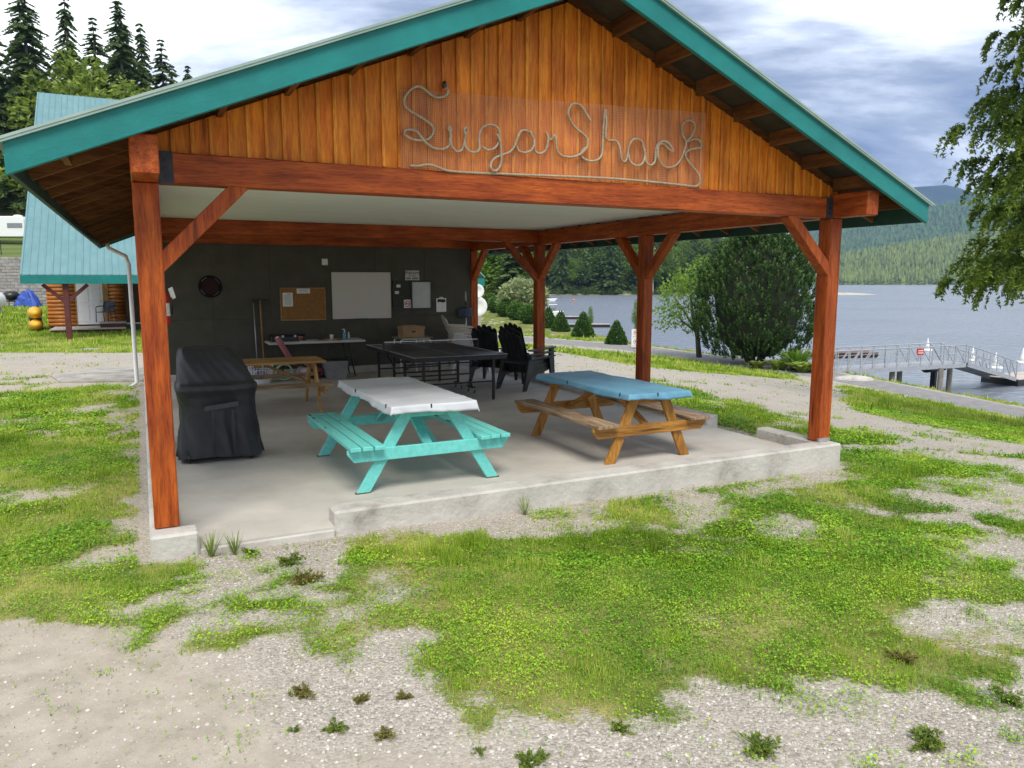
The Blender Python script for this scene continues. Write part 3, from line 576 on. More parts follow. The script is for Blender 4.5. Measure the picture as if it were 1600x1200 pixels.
picnic('picnic_table', 'orange stained picnic table with weathered benches under a blue cover', 4.88, 1.46, 0, 1.95, .74, .75, .45, (.60,), .27, .50, ORW, None, seat_mat=OLDW)
picnic('picnic_table', 'bare pine picnic table standing behind the covered grill', 1.50, 5.85, R(90), 1.95, .74, .745, .44, (.66,), .26, .56, BRW, None, seat_mat=OLDW, ntop=5)
# chipped paint on the mint bench: bare wood flecks
CHIP = mat('bare_wood_chip', (.05, .04, .03), (.16, .12, .09), scale=20, rough=.9)
mint = bpy.data.objects['picnic_table']; rc = random.Random(4)
for (x, y, w_, l_) in ((-.775, .90, .016, .16), (-.775, .70, .012, .20), (-.780, .45, .008, .10), (-.665, .80, .010, .06), (-.55, .42, .014, .05), (-.778, .10, .009, .14), (-.475, .15, .008, .12), (.475, .35, .02, .40), (.478, -.10, .014, .20)):
    n_ = 10; pts = [(x + w_ * (.7 + .5 * rc.random()) * math.cos(6.283 * k / n_), y + l_ / 2 * (.6 + .5 * rc.random()) * math.sin(6.283 * k / n_), .4612) for k in range(n_)]
    MB().add(pts, [tuple(range(n_))]).build('paint_chip', CHIP, mint)
for sx in (-1, 1):
    for sy in (-1, 1): MB().box(sx * .655 - .068, sx * .655 + .066, sy * .83 - .0205, sy * .83 + .0205, .0005, .012).build('worn_foot', CHIP, mint)
def cover(name, label, u, v, ln, wd, z, drop, m, seed):
    r_ = random.Random(seed); t = inside(name, label, 'tablecloth', u, v, z)
    px_ = [r_.uniform(0, 6) for _ in range(8)]
    def f(a, b_):
        X = (a - .5) * (wd + 2 * drop); Y = (b_ - .5) * (ln + 2 * drop); ox = max(0, abs(X) - wd / 2); oy = max(0, abs(Y) - ln / 2)
        x = math.copysign(min(abs(X), wd / 2) + ox * .07, X); y = math.copysign(min(abs(Y), ln / 2) + oy * .07, Y)
        o_ = math.hypot(ox, oy) if ox and oy else ox + oy
        zz = -min(o_, drop * 1.25) + .0022 * math.sin(11 * X + 5 * Y + px_[0]) + .0018 * math.sin(17 * Y - 6 * X + px_[1]) + .0012 * math.sin(41 * Y + 13 * math.sin(5 * X) + px_[5]) - .006 * max(0, math.sin(3.1 * Y + px_[6])) ** 6
        hem = o_ / drop if drop else 0
        wv = .010 * hem * math.sin(9 * Y + 7 * X + px_[2]) + .006 * hem * math.sin(23 * (X + Y) + px_[3])
        x += math.copysign(wv, X) if ox else 0; y += math.copysign(wv, Y) if oy else 0
        if ox or oy: zz += .012 * hem * math.sin(5 * (X - Y) + px_[4])
        return (x, y, .006 + zz)
    o = MB().grid(f, 64, 116).build('sheet', m, t, smooth=True, solid=.003)
    for x, y in ((-wd / 2, -ln * .42), (-wd / 2, ln * .12), (-wd * .05, -ln / 2)):
        n_ = (-1, 0) if x < -wd * .3 else (0, -1)
        MB().box(x - .007 + n_[0] * .006, x + .007 + n_[0] * .006, y - .007 + n_[1] * .006, y + .007 + n_[1] * .006, -.03, .009).build('clip', BRKT, t, bevel=.003)
    return t
WHC = mat('white_vinyl', (.54, .56, .59), (.62, .64, .67), scale=2, rough=.38, bump=.12, bscale=7)
BLC = mat('blue_vinyl', (.10, .27, .39), (.15, .35, .48), scale=2.2, rough=.42, bump=.2, bscale=8, stretch=(3, .8, 1))
cover('table_cover', 'white vinyl cover stretched over the mint green picnic table', 2.39, 1.55, 2.02, .83, .805, .075, WHC, 3)
cover('table_cover', 'blue vinyl cover stretched over the orange picnic table', 4.89, 1.46, 2.03, .80, .755, .065, BLC, 5)

# grill under a black cover
g = inside('covered_grill', 'gas grill hidden under a fitted black cover beside the left post', 'grill', .70, 2.83)
COVM = mat('black_cover', (.014, .015, .017), (.026, .027, .030), scale=3, rough=.5, bump=.5, bscale=7, spec=.5, bdist=.012)
rings = [(.055, .432, .285, 0, 0), (.20, .405, .275, 0, 0), (.40, .385, .265, 0, .005), (.60, .38, .265, -.005, .005), (.72, .39, .285, -.01, -.005), (.79, .405, .325, -.012, -.02), (.835, .40, .325, -.014, -.02), (.87, .375, .29, -.02, .0), (.98, .355, .27, -.035, .02), (1.08, .325, .235, -.06, .035), (1.16, .285, .185, -.085, .06), (1.21, .25, .145, -.10, .075), (1.24, .20, .09, -.11, .09), (1.247, .05, .02, -.115, .095)]
nn = 128; V = []; F = []; fine = []
for i in range(len(rings) - 1):
    for k in range(4): q = k / 4; fine.append([rings[i][j] * (1 - q) + rings[i + 1][j] * q for j in range(5)])
fine.append(list(rings[-1]))
for i, (z, hw, hd, cx, cy) in enumerate(fine):
    for j in range(nn):
        a = 2 * math.pi * j / nn; c, s_ = math.cos(a), math.sin(a); n_ = 5.0
        rr_ = (abs(c) ** n_ + abs(s_) ** n_) ** (-1 / n_); lowf = max(0, (.78 - z) / .78)
        wv = .030 * min(1, lowf * 1.6) * (abs(math.sin(a * 5.5 + 1.1 * math.sin(z * 3.3))) - .6) + .012 * lowf * math.sin(a * 17 + z * 4) + .007 * math.sin(a * 6 + z * 13) * (1 - lowf) + .004 * math.sin(a * 23 + z * 31)
        V.append((cx + rr_ * c * (hw + wv), cy + rr_ * s_ * (hd + wv), z + .012 * math.sin(a * 3 + 1) * (z < .06)))
for i in range(len(fine) - 1):
    for j in range(nn): F.append((i * nn + j, i * nn + (j + 1) % nn, (i + 1) * nn + (j + 1) % nn, (i + 1) * nn + j))
F.append(tuple((len(fine) - 1) * nn + j for j in range(nn)))
MB().add(V, F).build('cover', COVM, g, smooth=True)
STRAP = mat('grey_strap', (.045, .047, .05), (.065, .067, .07), rough=.6)
MB().grid(lambda a, b_: (-.16 + a * .34, -.325 - .006 * math.sin(a * 3.1), .575 + a * .035 + b_ * .05), 8, 2).build('handle_flap', STRAP, g, solid=.008)
for x in (-.08, .12): MB().grid(lambda a, b_, x=x: (x - .012 + a * .024, -.30 - .02 * math.sin(b_ * 3), .10 + b_ * .47), 2, 6).build('strap', COVM, g, solid=.006)
for x, y in ((-.33, -.20), (.30, -.24), (-.33, .2), (.33, .2)):
    c = MB().lathe([(.012, -.018), (.045, -.016), (.05, 0), (.045, .016), (.012, .018)], 16, (x, y, .05), 'x').build('wheel', BLACKP, g, smooth=True)
    MB().box(x - .03, x + .03, y - .02, y + .02, .07, .12).build('caster_fork', BLACKM, g)
MB().box(-.36, .36, -.22, .22, .10, .14).build('base_shelf', BLACKM, g)

# ping-pong table
p = inside('ping_pong_table', 'black folding ping pong table with white lines and a net', 'ping pong table', 4.51, 6.38)
PPT = mat('table_tennis_top', (.010, .011, .020), (.016, .017, .028), rough=.35, spec=.5)
LINE = mat('white_line', (.75, .75, .75), (.8, .8, .8), rough=.5)
hw, hl, zt = .80, 1.37, .76
for sy in (-1, 1):
    y0, y1 = sorted((sy * .012, sy * hl)); tb = MB().box(-hw, hw, y0, y1, zt - .022, zt).build('table_half', PPT, p, bevel=.003)
    MB().box(-hw, hw, sy * hl - .018 if sy > 0 else -hl, hl if sy > 0 else -hl + .018, zt, zt + .0012).build('end_line', LINE, tb)
    for sx in (-1, 1): MB().box(*sorted((sx * hw, sx * (hw - .018))), y0 + .018, y1 - .018, zt, zt + .0012).build('side_line', LINE, tb)
    MB().box(-.002, .002, y0 + .02, y1 - .02, zt, zt + .0012).build('centre_line', LINE, tb)
    for x0, x1, a, b_ in ((-hw + .01, hw - .01, sy * (hl - .03), sy * (hl - .01)), (-hw + .01, -hw + .03, y0 + .05, y1 - .05), (hw - .03, hw - .01, y0 + .05, y1 - .05)):
        MB().box(x0, x1, min(a, b_), max(a, b_), zt - .075, zt - .023).build('apron', BLACKM, tb)
    for sx in (-1, 1):
        MB().box(sx * .60 - .02, sx * .60 + .02, sy * 1.24 - .02, sy * 1.24 + .02, .02, zt - .03).build('leg', BLACKM, p, bevel=.003)
        MB().lathe([(.014, 0), (.022, .008), (.012, .022)], 10, (sx * .60, sy * 1.24, 0)).build('foot', BLACKP, p)
        MB().box(sx * .60 - .02, sx * .60 + .02, sy * .30 - .02, sy * .30 + .02, .11, zt - .03).build('leg', BLACKM, p, bevel=.003)
        br = MB().box(sx * .60 - .018, sx * .60 + .018, sy * .30 - .16, sy * .30 + .16, .085, .115).build('caster_bar', BLACKM, p)
        for q in (-.13, .13):
            MB().lathe([(.01, -.012), (.036, -.011), (.036, .011), (.01, .012)], 14, (sx * .60, sy * .30 + q, .036), 'x').build('caster', BLACKP, br)
            MB().lathe([(.02, -.014), (.02, .014)], 10, (sx * .60, sy * .30 + q, .036), 'x').build('caster_hub', WHITEP, br)
            MB().box(sx * .60 - .02, sx * .60 + .02, sy * .30 + q - .012, sy * .30 + q + .012, .066, .086).build('caster_plate', STEEL, br)
        MB().bar((sx * .60, sy * .32, .45), (sx * .60, sy * 1.0, zt - .05), .02, .02).build('strut', BLACKM, p)
    for z in (.16, .32, .52): MB().box(-.58, .58, sy * .30 - .012, sy * .30 + .012, z, z + .025).build('crossbar', BLACKM, p)
    MB().box(-.58, .58, sy * 1.24 - .012, sy * 1.24 + .012, .30, .325).build('crossbar', BLACKM, p)
net = MB()
for i in range(61): x = -.86 + 1.72 * i / 60; net.box(x - .001, x + .001, -.001, .001, zt + .01, zt + .14)
for i in range(7): net.box(-.86, .86, .0012, .003, zt + .01 + i * .02, zt + .012 + i * .02)
nt_ = tag(net.build('net', BLACKM, p), None, None, kind='stuff'); MB().box(-.86, .86, -.006, .006, zt + .14, zt + .155).build('net_tape', LINE, nt_)
for sx in (-1, 1): MB().box(sx * .87 - .014, sx * .87 + .014, -.014, .014, zt - .07, zt + .16).build('net_post', BLACKM, p)

# folding table with a few things on it
f = inside('folding_table', 'long white folding table with black legs against the charcoal wall', 'table', 3.14, 9.50)
MB().box(-.95, .95, -.33, .33, .70, .745).build('tabletop', mat('grey_white_plastic', (.50, .49, .46), (.58, .57, .53), rough=.55), f, bevel=.012)
for sx in (-1, 1):
    for y in (-.24, .24): MB().tube([(sx * .62, y, .70), (sx * .66, y, .40), (sx * .74, y, .0)], .014, 8).build('leg', BLACKM, f, smooth=True)
    MB().tube([(sx * .665, -.24, .36), (sx * .665, .24, .36)], .011, 6).build('crossbar', BLACKM, f)
    MB().bar((sx * .65, 0, .42), (sx * .22, 0, .69), .02, .012).build('brace', BLACKM, f)
ZT = .747
def lathe_thing(name, label, cat, u, v, z, parts, group=None):
    t = inside(name, label, cat, u, v, z, group=group)
    for nm, prof, m in parts: MB().lathe(prof, 14).build(nm, m, t, smooth=True)
    return t
BLUEL = mat('teal_liquid', (.05, .35, .42), (.08, .42, .5), rough=.2)
CLEARP = mat('cloudy_plastic', (.45, .5, .52), (.55, .6, .62), rough=.2)
bt = lathe_thing('soap_bottle', 'blue pump soap bottle on the folding table', 'bottle', 3.72, 9.42, ZT, [('bottle', [(.034, 0), (.036, .01), (.036, .12), (.026, .145), (.014, .15)], BLUEL), ('pump_collar', [(.016, .15), (.016, .17), (.006, .172), (.006, .20)], WHITEP)])
MB().bar((-.045, 0, .205), (.012, 0, .205), .018, .016).build('pump_spout', WHITEP, bt)
lathe_thing('spray_bottle', 'small clear bottle with white cap next to the pump bottle', 'bottle', 3.80, 9.40, ZT, [('bottle', [(.024, 0), (.024, .09), (.012, .11)], CLEARP), ('cap', [(.013, .11), (.013, .14), (.004, .15)], WHITEP)])
lathe_thing('paper_cup', 'plain white cup on the folding table', 'cup', 3.46, 9.45, ZT, [('cup', [(.035, 0), (.042, .10), (.042, .104), (.038, .104), (.033, .01)], WHITEP)])
REDP = mat('red_rubber', (.16, .015, .012), (.22, .025, .02), rough=.6)
for i, (u, v, a, lb) in enumerate(((3.58, 9.36, .6, 'red rubber paddle lying in front of the white cup'), (3.28, 9.58, 2.2, 'red rubber paddle lying at the back of the folding table'))):
    t = inside('ping_pong_paddle', lb, 'paddle', u, v, ZT, a, 'ping pong paddles'); 
    MB().lathe([(.076, 0), (.078, .004), (.078, .014), (.076, .018)], 18).build('blade', REDP, t); MB().bar((-.07, 0, .009), (-.19, 0, .009), .028, .02).build('handle', BRW['u'], t, bevel=.003)
cs = inside('game_case', 'long black case at the left end of the folding table', 'case', 2.60, 9.55, ZT, .05); MB().box(-.34, .34, -.13, .13, 0, .10).build('body', BLACKP, cs, bevel=.01); MB().box(-.34, .34, -.131, .131, .101, .125).build('lid', BLACKP, cs, bevel=.01)
for x in (-.12, .12): MB().box(x - .02, x + .02, -.140, -.131, .08, .12).build('latch', STEEL, cs)
bk = inside('notepad', 'thin pale notepad lying on the folding table', 'notepad', 2.92, 9.27, ZT, .1); MB().box(-.13, .13, -.05, .05, 0, .008).build('pages', PAPER, bk); MB().box(-.13, .13, .038, .05, .008, .012).build('binding', INK, bk)
lathe_thing('clay_pot', 'small terracotta pot at the middle of the folding table', 'pot', 2.83, 9.42, ZT, [('pot', [(.03, 0), (.042, .07), (.047, .07), (.047, .09), (.038, .09), (.03, .01)], mat('terracotta', (.42, .16, .08), (.5, .2, .11), rough=.8))])

# storage under and beside the folding table
b_in = inside('storage_bin', 'clear plastic storage bin with black lid beside the pine table', 'bin', 3.42, 9.05)
MB().add([(x * (.19 if z == 0 else .23), y * (.14 if z == 0 else .17), z) for z in (0, .36) for (x, y) in ((-1, -1), (1, -1), (1, 1), (-1, 1))], [(0, 1, 2, 3), (0, 1, 5, 4), (1, 2, 6, 5), (2, 3, 7, 6), (3, 0, 4, 7)]).build('tub', mat('frosted_plastic', (.22, .23, .23), (.28, .29, .29), rough=.3), b_in, solid=.004)
MB().box(-.245, .245, -.185, .185, .362, .39).build('lid', BLACKP, b_in, bevel=.008)
ba = inside('laundry_basket', 'white lattice laundry basket under the pine table', 'basket', 1.97, 9.02)
WB = mat('white_basket', (.66, .68, .72), (.74, .75, .78), rough=.4)
for k in range(26):
    a = 2 * math.pi * k / 26; MB().bar((.20 * math.cos(a), .15 * math.sin(a), .07), (.25 * math.cos(a), .19 * math.sin(a), .34), .014, .006, up=(-math.sin(a), math.cos(a), 0)).build('slat', WB, ba)
for z, r_ in ((.07, .20), (.16, .218), (.25, .235), (.34, .252)): MB().tube([(r_ * math.cos(2 * math.pi * k / 24), r_ * .76 * math.sin(2 * math.pi * k / 24), z) for k in range(25)], .007, 6).build('hoop', WB, ba)
MB().lathe([(.19, 0), (.2, .07), (.001, .065)], 20).build('floor', WB, ba)
CL = mat('blue_white_cloth', (.08, .10, .22), (.62, .64, .70), scale=9, rough=.9)
cl = inside('towel_heap', 'crumpled blue and white towels heaped in the laundry basket', 'towels', 1.97, 9.02, .075)
MB().grid(lambda a, b_: ((a - .5) * .30, (b_ - .5) * .22, .16 - .9 * ((a - .5) ** 2 + (b_ - .5) ** 2) * .5 + .03 * math.sin(a * 14 + b_ * 5) * math.sin(b_ * 11)), 14, 10).build('cloth', CL, cl, smooth=True, solid=.03)
GRN = mat('green_foam', (.10, .38, .06), (.16, .48, .10), rough=.7)
for i, (u, v, z, lb) in enumerate(((2.72, 9.2, .33, 'green foam pool noodle lying above the rolled mats'), )):
    t = inside('pool_noodle', lb, 'pool noodle', u, v, z, .03); MB().tube([(-.5, 0, 0), (0, .01, .01), (.62, 0, 0)], .032, 10).build('foam', GRN, t, smooth=True); MB().tube([(.6201, 0, 0), (.6215, 0, 0)], .012, 8).build('hole', INK, t)
hs = inside('garden_hose', 'coiled pale green hose behind the pine table', 'hose', 2.44, 9.15, 0)
for k in range(5): MB().tube([((.15 + .006 * (k % 2)) * math.cos(q * .3), .03 * k - .06, .17 + (.15 + .006 * (k % 2)) * math.sin(q * .3)) for q in range(22)], .014, 6).build('coil', mat('pale_green_rubber', (.32, .5, .32), (.42, .6, .42), rough=.5), hs, smooth=True)
for i, (u, c, lb) in enumerate(((2.85, ((.5, .42, .44), (.65, .55, .56)), 'pale pink rolled beach mat'), (3.08, ((.22, .05, .05), (.3, .08, .07)), 'dark red rolled beach mat'), (3.24, ((.02, .03, .07), (.03, .05, .1)), 'navy rolled beach mat'))):
    t = inside('rolled_mat', lb + ' under the folding table', 'mat', u, 9.32, .12, .1 * i); MB().tube([(0, -.25, 0), (0, .25, 0)], .105, 16).build('roll', mat('mat_cloth_%d' % i, *c, rough=.9), t, smooth=True); MB().lathe([(.03, -.252), (.03, -.249)], 10, (0, 0, 0), 'y').build('core', INK, t)
pm = inside('yoga_mat', 'dusty pink rolled mat leaning behind the pine table', 'mat', 2.38, 9.05, .0, .2)
MB().tube([(.28, .1, .30), (-.08, -.05, .86)], .055, 14).build('roll', mat('pink_mat', (.34, .11, .12), (.42, .16, .17), rough=.8), pm, smooth=True); MB().tube([(-.0805, -.0502, .8608), (-.084, -.0517, .8662)], .03, 10).build('core', PAPER, pm)
rk = inside('rake', 'wooden handled rake leaning upright on the charcoal wall', 'rake', 2.15, 9.82)
MB().tube([(0, -.12, 0), (0, .08, 1.55)], .014, 8).build('handle', BRW['z'], rk, smooth=True); MB().box(-.17, .17, -.02 + .09, .10, 1.55, 1.58).build('head', BLACKM, rk)
for k in range(10): MB().bar((-.16 + k * .0355, .08, 1.55), (-.16 + k * .0355, .03, 1.48), .006, .006).build('tine', BLACKM, rk)
br = inside('broom', 'thin metal handled broom beside the rake', 'broom', 2.02, 9.80)
MB().tube([(0, -.10, .22), (0, .10, 1.5)], .011, 8).build('handle', STEEL, br, smooth=True); MB().prism([(-.05, .22), (.05, .22), (.15, .0), (-.15, .0)], -.13, -.07).build('bristles', INK, br)

# small table with a box
dk = inside('school_table', 'small tan topped table with bent white tube legs', 'table', 5.18, 9.42)
MB().box(-.38, .38, -.26, .26, .73, .752).build('tabletop', mat('tan_laminate', (.30, .24, .16), (.38, .31, .21), rough=.5), dk, bevel=.006)
for sx in (-1, 1):
    MB().tube([(sx * .33, -.22, 0), (sx * .34, -.22, .62), (sx * .33, -.22, .69), (sx * .28, -.215, .715), (0, -.21, .717)], .014, 8).build('leg', WHITEP, dk, smooth=True)
    MB().tube([(sx * .33, .22, 0), (sx * .34, .22, .62), (sx * .33, .22, .69), (sx * .28, .215, .715), (0, .21, .717)], .014, 8).build('leg', WHITEP, dk, smooth=True)
MB().tube([(.02, -.20, 0), (.02, -.20, .717)], .013, 8).build('centre_leg', WHITEP, dk)
CARD = mat('cardboard', (.34, .21, .11), (.43, .27, .15), scale=4, rough=.9)
bx = inside('cardboard_box', 'brown cardboard box with a loose lid on the small table', 'box', 5.16, 9.44, .754, .04)
MB().box(-.24, .24, -.16, .16, 0, .19).build('carton', CARD, bx, bevel=.004); lid = MB().box(-.255, .255, -.175, .175, .165, .225).build('lid', CARD, bx, bevel=.004)
MB().box(-.04, .04, -.1625, -.159, .10, .13).build('hand_hole', INK, bx); MB().box(-.20, .12, -.05, .10, .226, .245).build('top_flap', CARD, lid)

# stacked beige chairs
def mono_chair(name, label, m, u, v, z, rot, group):
    """plastic garden chair facing local +x"""
    t = inside(name, label, 'chair', u, v, z, rot, group)
    def shell(a, b_):
        y = (b_ - .5) * .46
        prof = [(.25, .405), (.20, .42), (.0, .40), (-.17, .385), (-.22, .42), (-.25, .52), (-.29, .66), (-.345, .80), (-.40, .88)]
        s = a * (len(prof) - 1); i = min(int(s), len(prof) - 2); q = s - i
        x = prof[i][0] * (1 - q) + prof[i + 1][0] * q; zz = prof[i][1] * (1 - q) + prof[i + 1][1] * q
        if a > .5: k = (a - .5) / .5; y *= 1 - .18 * k; x += (abs(b_ - .5) * 2) ** 2 * .05; zz -= (abs(b_ - .5) * 2) ** 4 * .12 * k
        return (x, y, zz)
    return t, shell
def build_chair(t, shell, m):
    back = MB().grid(lambda a, b_: shell(.5 + a * .5, b_), 9, 10).build('backrest', m, t, smooth=True, solid=.008)
    MB().grid(lambda a, b_: shell(a * .5, b_), 8, 8).build('seat', m, t, smooth=True, solid=.008)
    for sy in (-1, 1):
        MB().add([(x, sy * y, z) for x, y, z in ((.27, .20, .41), (.27, .255, .41), (.20, .255, .41), (.31, .24, 0), (.31, .28, 0), (.255, .28, 0))], [(0, 1, 4, 3), (1, 2, 5, 4), (0, 2, 1), (3, 4, 5), (0, 3, 5, 2)]).build('leg', m, t)
        MB().add([(x, sy * y, z) for x, y, z in ((-.20, .18, .41), (-.20, .235, .41), (-.14, .235, .41), (-.34, .22, 0), (-.34, .26, 0), (-.28, .26, 0))], [(0, 1, 4, 3), (1, 2, 5, 4), (0, 2, 1), (3, 4, 5), (0, 3, 5, 2)]).build('leg', m, t)
        MB().tube([(-.275, sy * .22, .64), (-.15, sy * .27, .65), (.18, sy * .28, .63), (.25, sy * .27, .60), (.27, sy * .245, .41)], [.02, .022, .024, .02, .02], 8).build('armrest', m, t, smooth=True)
c0 = None
names_ = ['bottom', 'second', 'third', 'fourth', 'fifth', 'topmost']
for k in range(6):
    lb = 'beige plastic garden chair, %s in the stack by the corner post' % names_[k] if k in (0, 5) else 'beige plastic garden chair, %s from the bottom in the stack by the corner post' % names_[k]
    if c0 is None: c0, sh = mono_chair('garden_chair', lb, BEIGEP, 6.30, 9.12, 0, -.15, 'stacked beige garden chairs'); build_chair(c0, sh, BEIGEP)
    else: dup(c0, W(6.30 - .028 * k + .012 * (k % 2), 9.12 + .008 * k, .066 * k), ANG - .15, lb, 'stacked beige garden chairs')
c1, sh = mono_chair('garden_chair', 'single white plastic garden chair in front of the beige stack', WHITEP, 6.18, 8.55, 0, .45, None); build_chair(c1, sh, WHITEP)

# stacked black slatted lounge chairs
def adirondack(label, u, v, z, rot, group):
    t = inside('lounge_chair', label, 'chair', u, v, z, rot, group)
    for k in range(5):
        y = (k - 2) * .098; top = 1.06 - .022 * (abs(k - 2) ** 1.6)
        def f(a, b_, y=y, top=top):
            s = a; x = -.16 - .30 * s; zz = .30 + (top - .30) * s; ys = y * (.82 + .22 * s)
            tip = max(0, (s - .93) / .07); return (x + .010 * math.cos((b_ - .5) * 3), ys + (b_ - .5) * .10 * math.sqrt(max(.02, 1 - .95 * tip ** 2)), zz)
        MB().grid(f, 30, 5).build('back_slat', BLACKP, t, smooth=True, solid=.014)
    MB().box(-.26, -.22, -.26, .26, .46, .52).build('back_rail', BLACKP, t, bevel=.006)
    for k in range(5):
        x = -.12 + k * .115; zz = .315 + .022 * k; MB().bar((x, -.27, zz), (x, .27, zz), .10, .018, up=(-.19, 0, 1)).build('seat_slat', BLACKP, t, bevel=.004)
    for sy in (-1, 1):
        MB().prism([(-.30, .575), (.42, .60), (.46, .585), (.42, .572), (-.30, .548)], sy * .33 - .06, sy * .33 + .06).build('armrest', BLACKP, t, bevel=.006)
        MB().add([(x, sy * y, z) for x, y, z in ((.30, .30, .575), (.42, .30, .575), (.30, .345, .575), (.42, .345, .575), (.37, .32, 0), (.44, .32, 0), (.37, .36, 0), (.44, .36, 0))], [(0, 1, 5, 4), (2, 6, 7, 3), (0, 4, 6, 2), (1, 3, 7, 5), (4, 5, 7, 6), (0, 2, 3, 1)]).build('leg', BLACKP, t, bevel=.004)
        MB().add([(x, sy * y, z) for x, y, z in ((-.26, .27, .50), (-.12, .27, .36), (-.26, .31, .50), (-.12, .31, .36), (-.42, .29, 0), (-.34, .29, 0), (-.42, .33, 0), (-.34, .33, 0))], [(0, 1, 5, 4), (2, 6, 7, 3), (0, 4, 6, 2), (1, 3, 7, 5), (4, 5, 7, 6), (0, 2, 3, 1)]).build('leg', BLACKP, t, bevel=.004)
        MB().prism([(-.22, .36), (.40, .40), (.40, .34), (.10, .27), (-.18, .24)], sy * .285 - .012, sy * .285 + .012).build('side_rail', BLACKP, t, bevel=.004)
    return t
a0 = adirondack('black slatted lounge chair at the bottom of the stack nearest the blue covered table', 6.20, 6.15, 0, .42, 'stacked black lounge chairs')
dup(a0, W(6.22, 6.17, .075), ANG + .42, 'black slatted lounge chair in the middle of the stack nearest the blue covered table')
dup(a0, W(6.24, 6.19, .15), ANG + .45, 'black slatted lounge chair on top of the stack nearest the blue covered table')
dup(a0, W(6.02, 7.15, 0), ANG + .75, 'black slatted lounge chair under another one, behind the nearer black stack')
dup(a0, W(6.04, 7.16, .075), ANG + .75, 'black slatted lounge chair on top, behind the nearer black stack')

# ------------------------------------------------------------------ things on the back wall
VW = 9.953
def on_wall(name, label, cat, u, z): return inside(name, label, cat, u, VW, z)
wbd = on_wall('whiteboard', 'large blank whiteboard with faint pink smears on the charcoal wall', 'whiteboard', 4.245, 1.63)
MB().box(-.62, .62, -.018, 0, -.475, .475).build('writing_surface', mat('whiteboard_surface', (.56, .545, .48), (.60, .50, .46), scale=1.6, rough=.3, lo=.45, hi=.75), wbd)
for a in ((-.635, .635, -.022, 0, .476, .49), (-.635, .635, -.022, 0, -.49, -.476), (-.635, -.621, -.022, 0, -.475, .475), (.621, .635, -.022, 0, -.475, .475)): MB().box(*a).build('frame', mat('pale_frame', (.55, .55, .5), (.6, .6, .55), rough=.4), wbd)
MB().box(-.18, .10, -.07, -.02, -.50, -.485).build('pen_tray', BLACKP, wbd)
cb_ = on_wall('cork_board', 'brown cork notice board with two pinned papers', 'notice board', 3.01, 1.465)
MB().box(-.44, .44, -.015, 0, -.315, .315).build('cork', mat('cork', (.24, .115, .035), (.34, .17, .055), scale=30, rough=.95), cb_)
for a in ((-.46, .46, -.022, 0, .316, .336), (-.46, .46, -.022, 0, -.336, -.316), (-.46, -.441, -.022, 0, -.315, .315), (.441, .46, -.022, 0, -.315, .315)): MB().box(*a).build('frame', BRW['u'], cb_)
def paper(name, label, u, z, w_, h_, lines, parent=None):
    t = inside(name, label, 'paper', u, VW - .018, z); MB().box(-w_ / 2, w_ / 2, -.002, 0, -h_ / 2, h_ / 2).build('sheet', PAPER, t)
    GI = mat('grey_ink', (.22, .23, .26), (.3, .31, .34), rough=.9)
    for (x0, x1, zz, hh) in lines: MB().box(x0 * w_, x1 * w_, -.0028, -.0021, zz * h_ - hh / 2, zz * h_ + hh / 2).build('print_line', GI, t)
    return t
paper('notice', 'tall printed notice pinned at the left of the cork board', 2.70, 1.56, .20, .28, [(-.05, .32, .40, .016)] + [(-.34, .36, .30 - .075 * k, .006) for k in range(10)])
paper('notice', 'small wide notice pinned at the top of the cork board', 3.02, 1.735, .27, .105, [(-.36, .34, .14, .014), (-.3, .38, -.2, .008)])
dbd = on_wall('dart_board', 'round red and black dart board on the charcoal wall', 'dart board', 1.235, 1.83)
MB().lathe([(.215, 0), (.215, -.03), (.205, -.035), (.001, -.035)], 40, ax='y').build('surround', mat('matt_black', (.010, .010, .010), (.014, .014, .014), rough=.9, spec=.1), dbd)
DR, DB = mat('dart_red', (.05, .006, .008), (.07, .01, .012), rough=.9), mat('dart_black', (.008, .007, .007), (.012, .011, .011), rough=.9)
for k in range(20):
    a0_, a1_ = (k - .5) * math.pi / 10, (k + .5) * math.pi / 10
    for r0, r1, mm in ((.015, .09, DR if k % 2 else DB), (.092, .10, DB if k % 2 else DR), (.102, .145, DR if k % 2 else DB), (.147, .156, DB if k % 2 else DR)):
        MB().add([(r * math.cos(a), -.0365, r * math.sin(a)) for r, a in ((r0, a0_), (r1, a0_), (r1, a1_), (r0, a1_))], [(0, 1, 2, 3)]).build('segment', mm, dbd)
MB().lathe([(.014, -.036), (.014, -.038)], 12, ax='y').build('bullseye', DR, dbd)
SIL = mat('silver_wire', (.25, .25, .25), (.3, .3, .3), rough=.4)
for k in range(4): 
    a = k * math.pi / 2 + .3; MB().tube([(.18 * math.cos(a + q * .12), -.037, .18 * math.sin(a + q * .12)) for q in range(7)], .004, 5).build('number_wire', SIL, dbd)
ol = on_wall('outlet_box', 'small white outlet plate high on the charcoal wall', 'outlet', 3.48, 2.33); MB().box(-.06, .06, -.03, 0, -.065, .065).build('plate', WHITEP, ol, bevel=.005)
for z in (-.025, .025): MB().box(-.02, .02, -.032, -.0301, z - .015, z + .015).build('socket', PAPER, ol)
nf = on_wall('framed_board', 'black framed board, dark felt on the left and white sheet on the right', 'notice board', 5.38, 1.63)
for a in ((-.45, .45, -.035, 0, .285, .32), (-.45, .45, -.035, 0, -.32, -.285), (-.45, -.42, -.035, 0, -.284, .284), (.42, .45, -.035, 0, -.284, .284), (-.045, -.012, -.035, 0, -.284, .284)): MB().box(*a).build('frame', BLACKP, nf)
MB().box(-.42, -.046, -.012, 0, -.284, .284).build('felt', mat('grey_felt', (.045, .05, .04), (.065, .07, .055), scale=20, rough=1), nf)
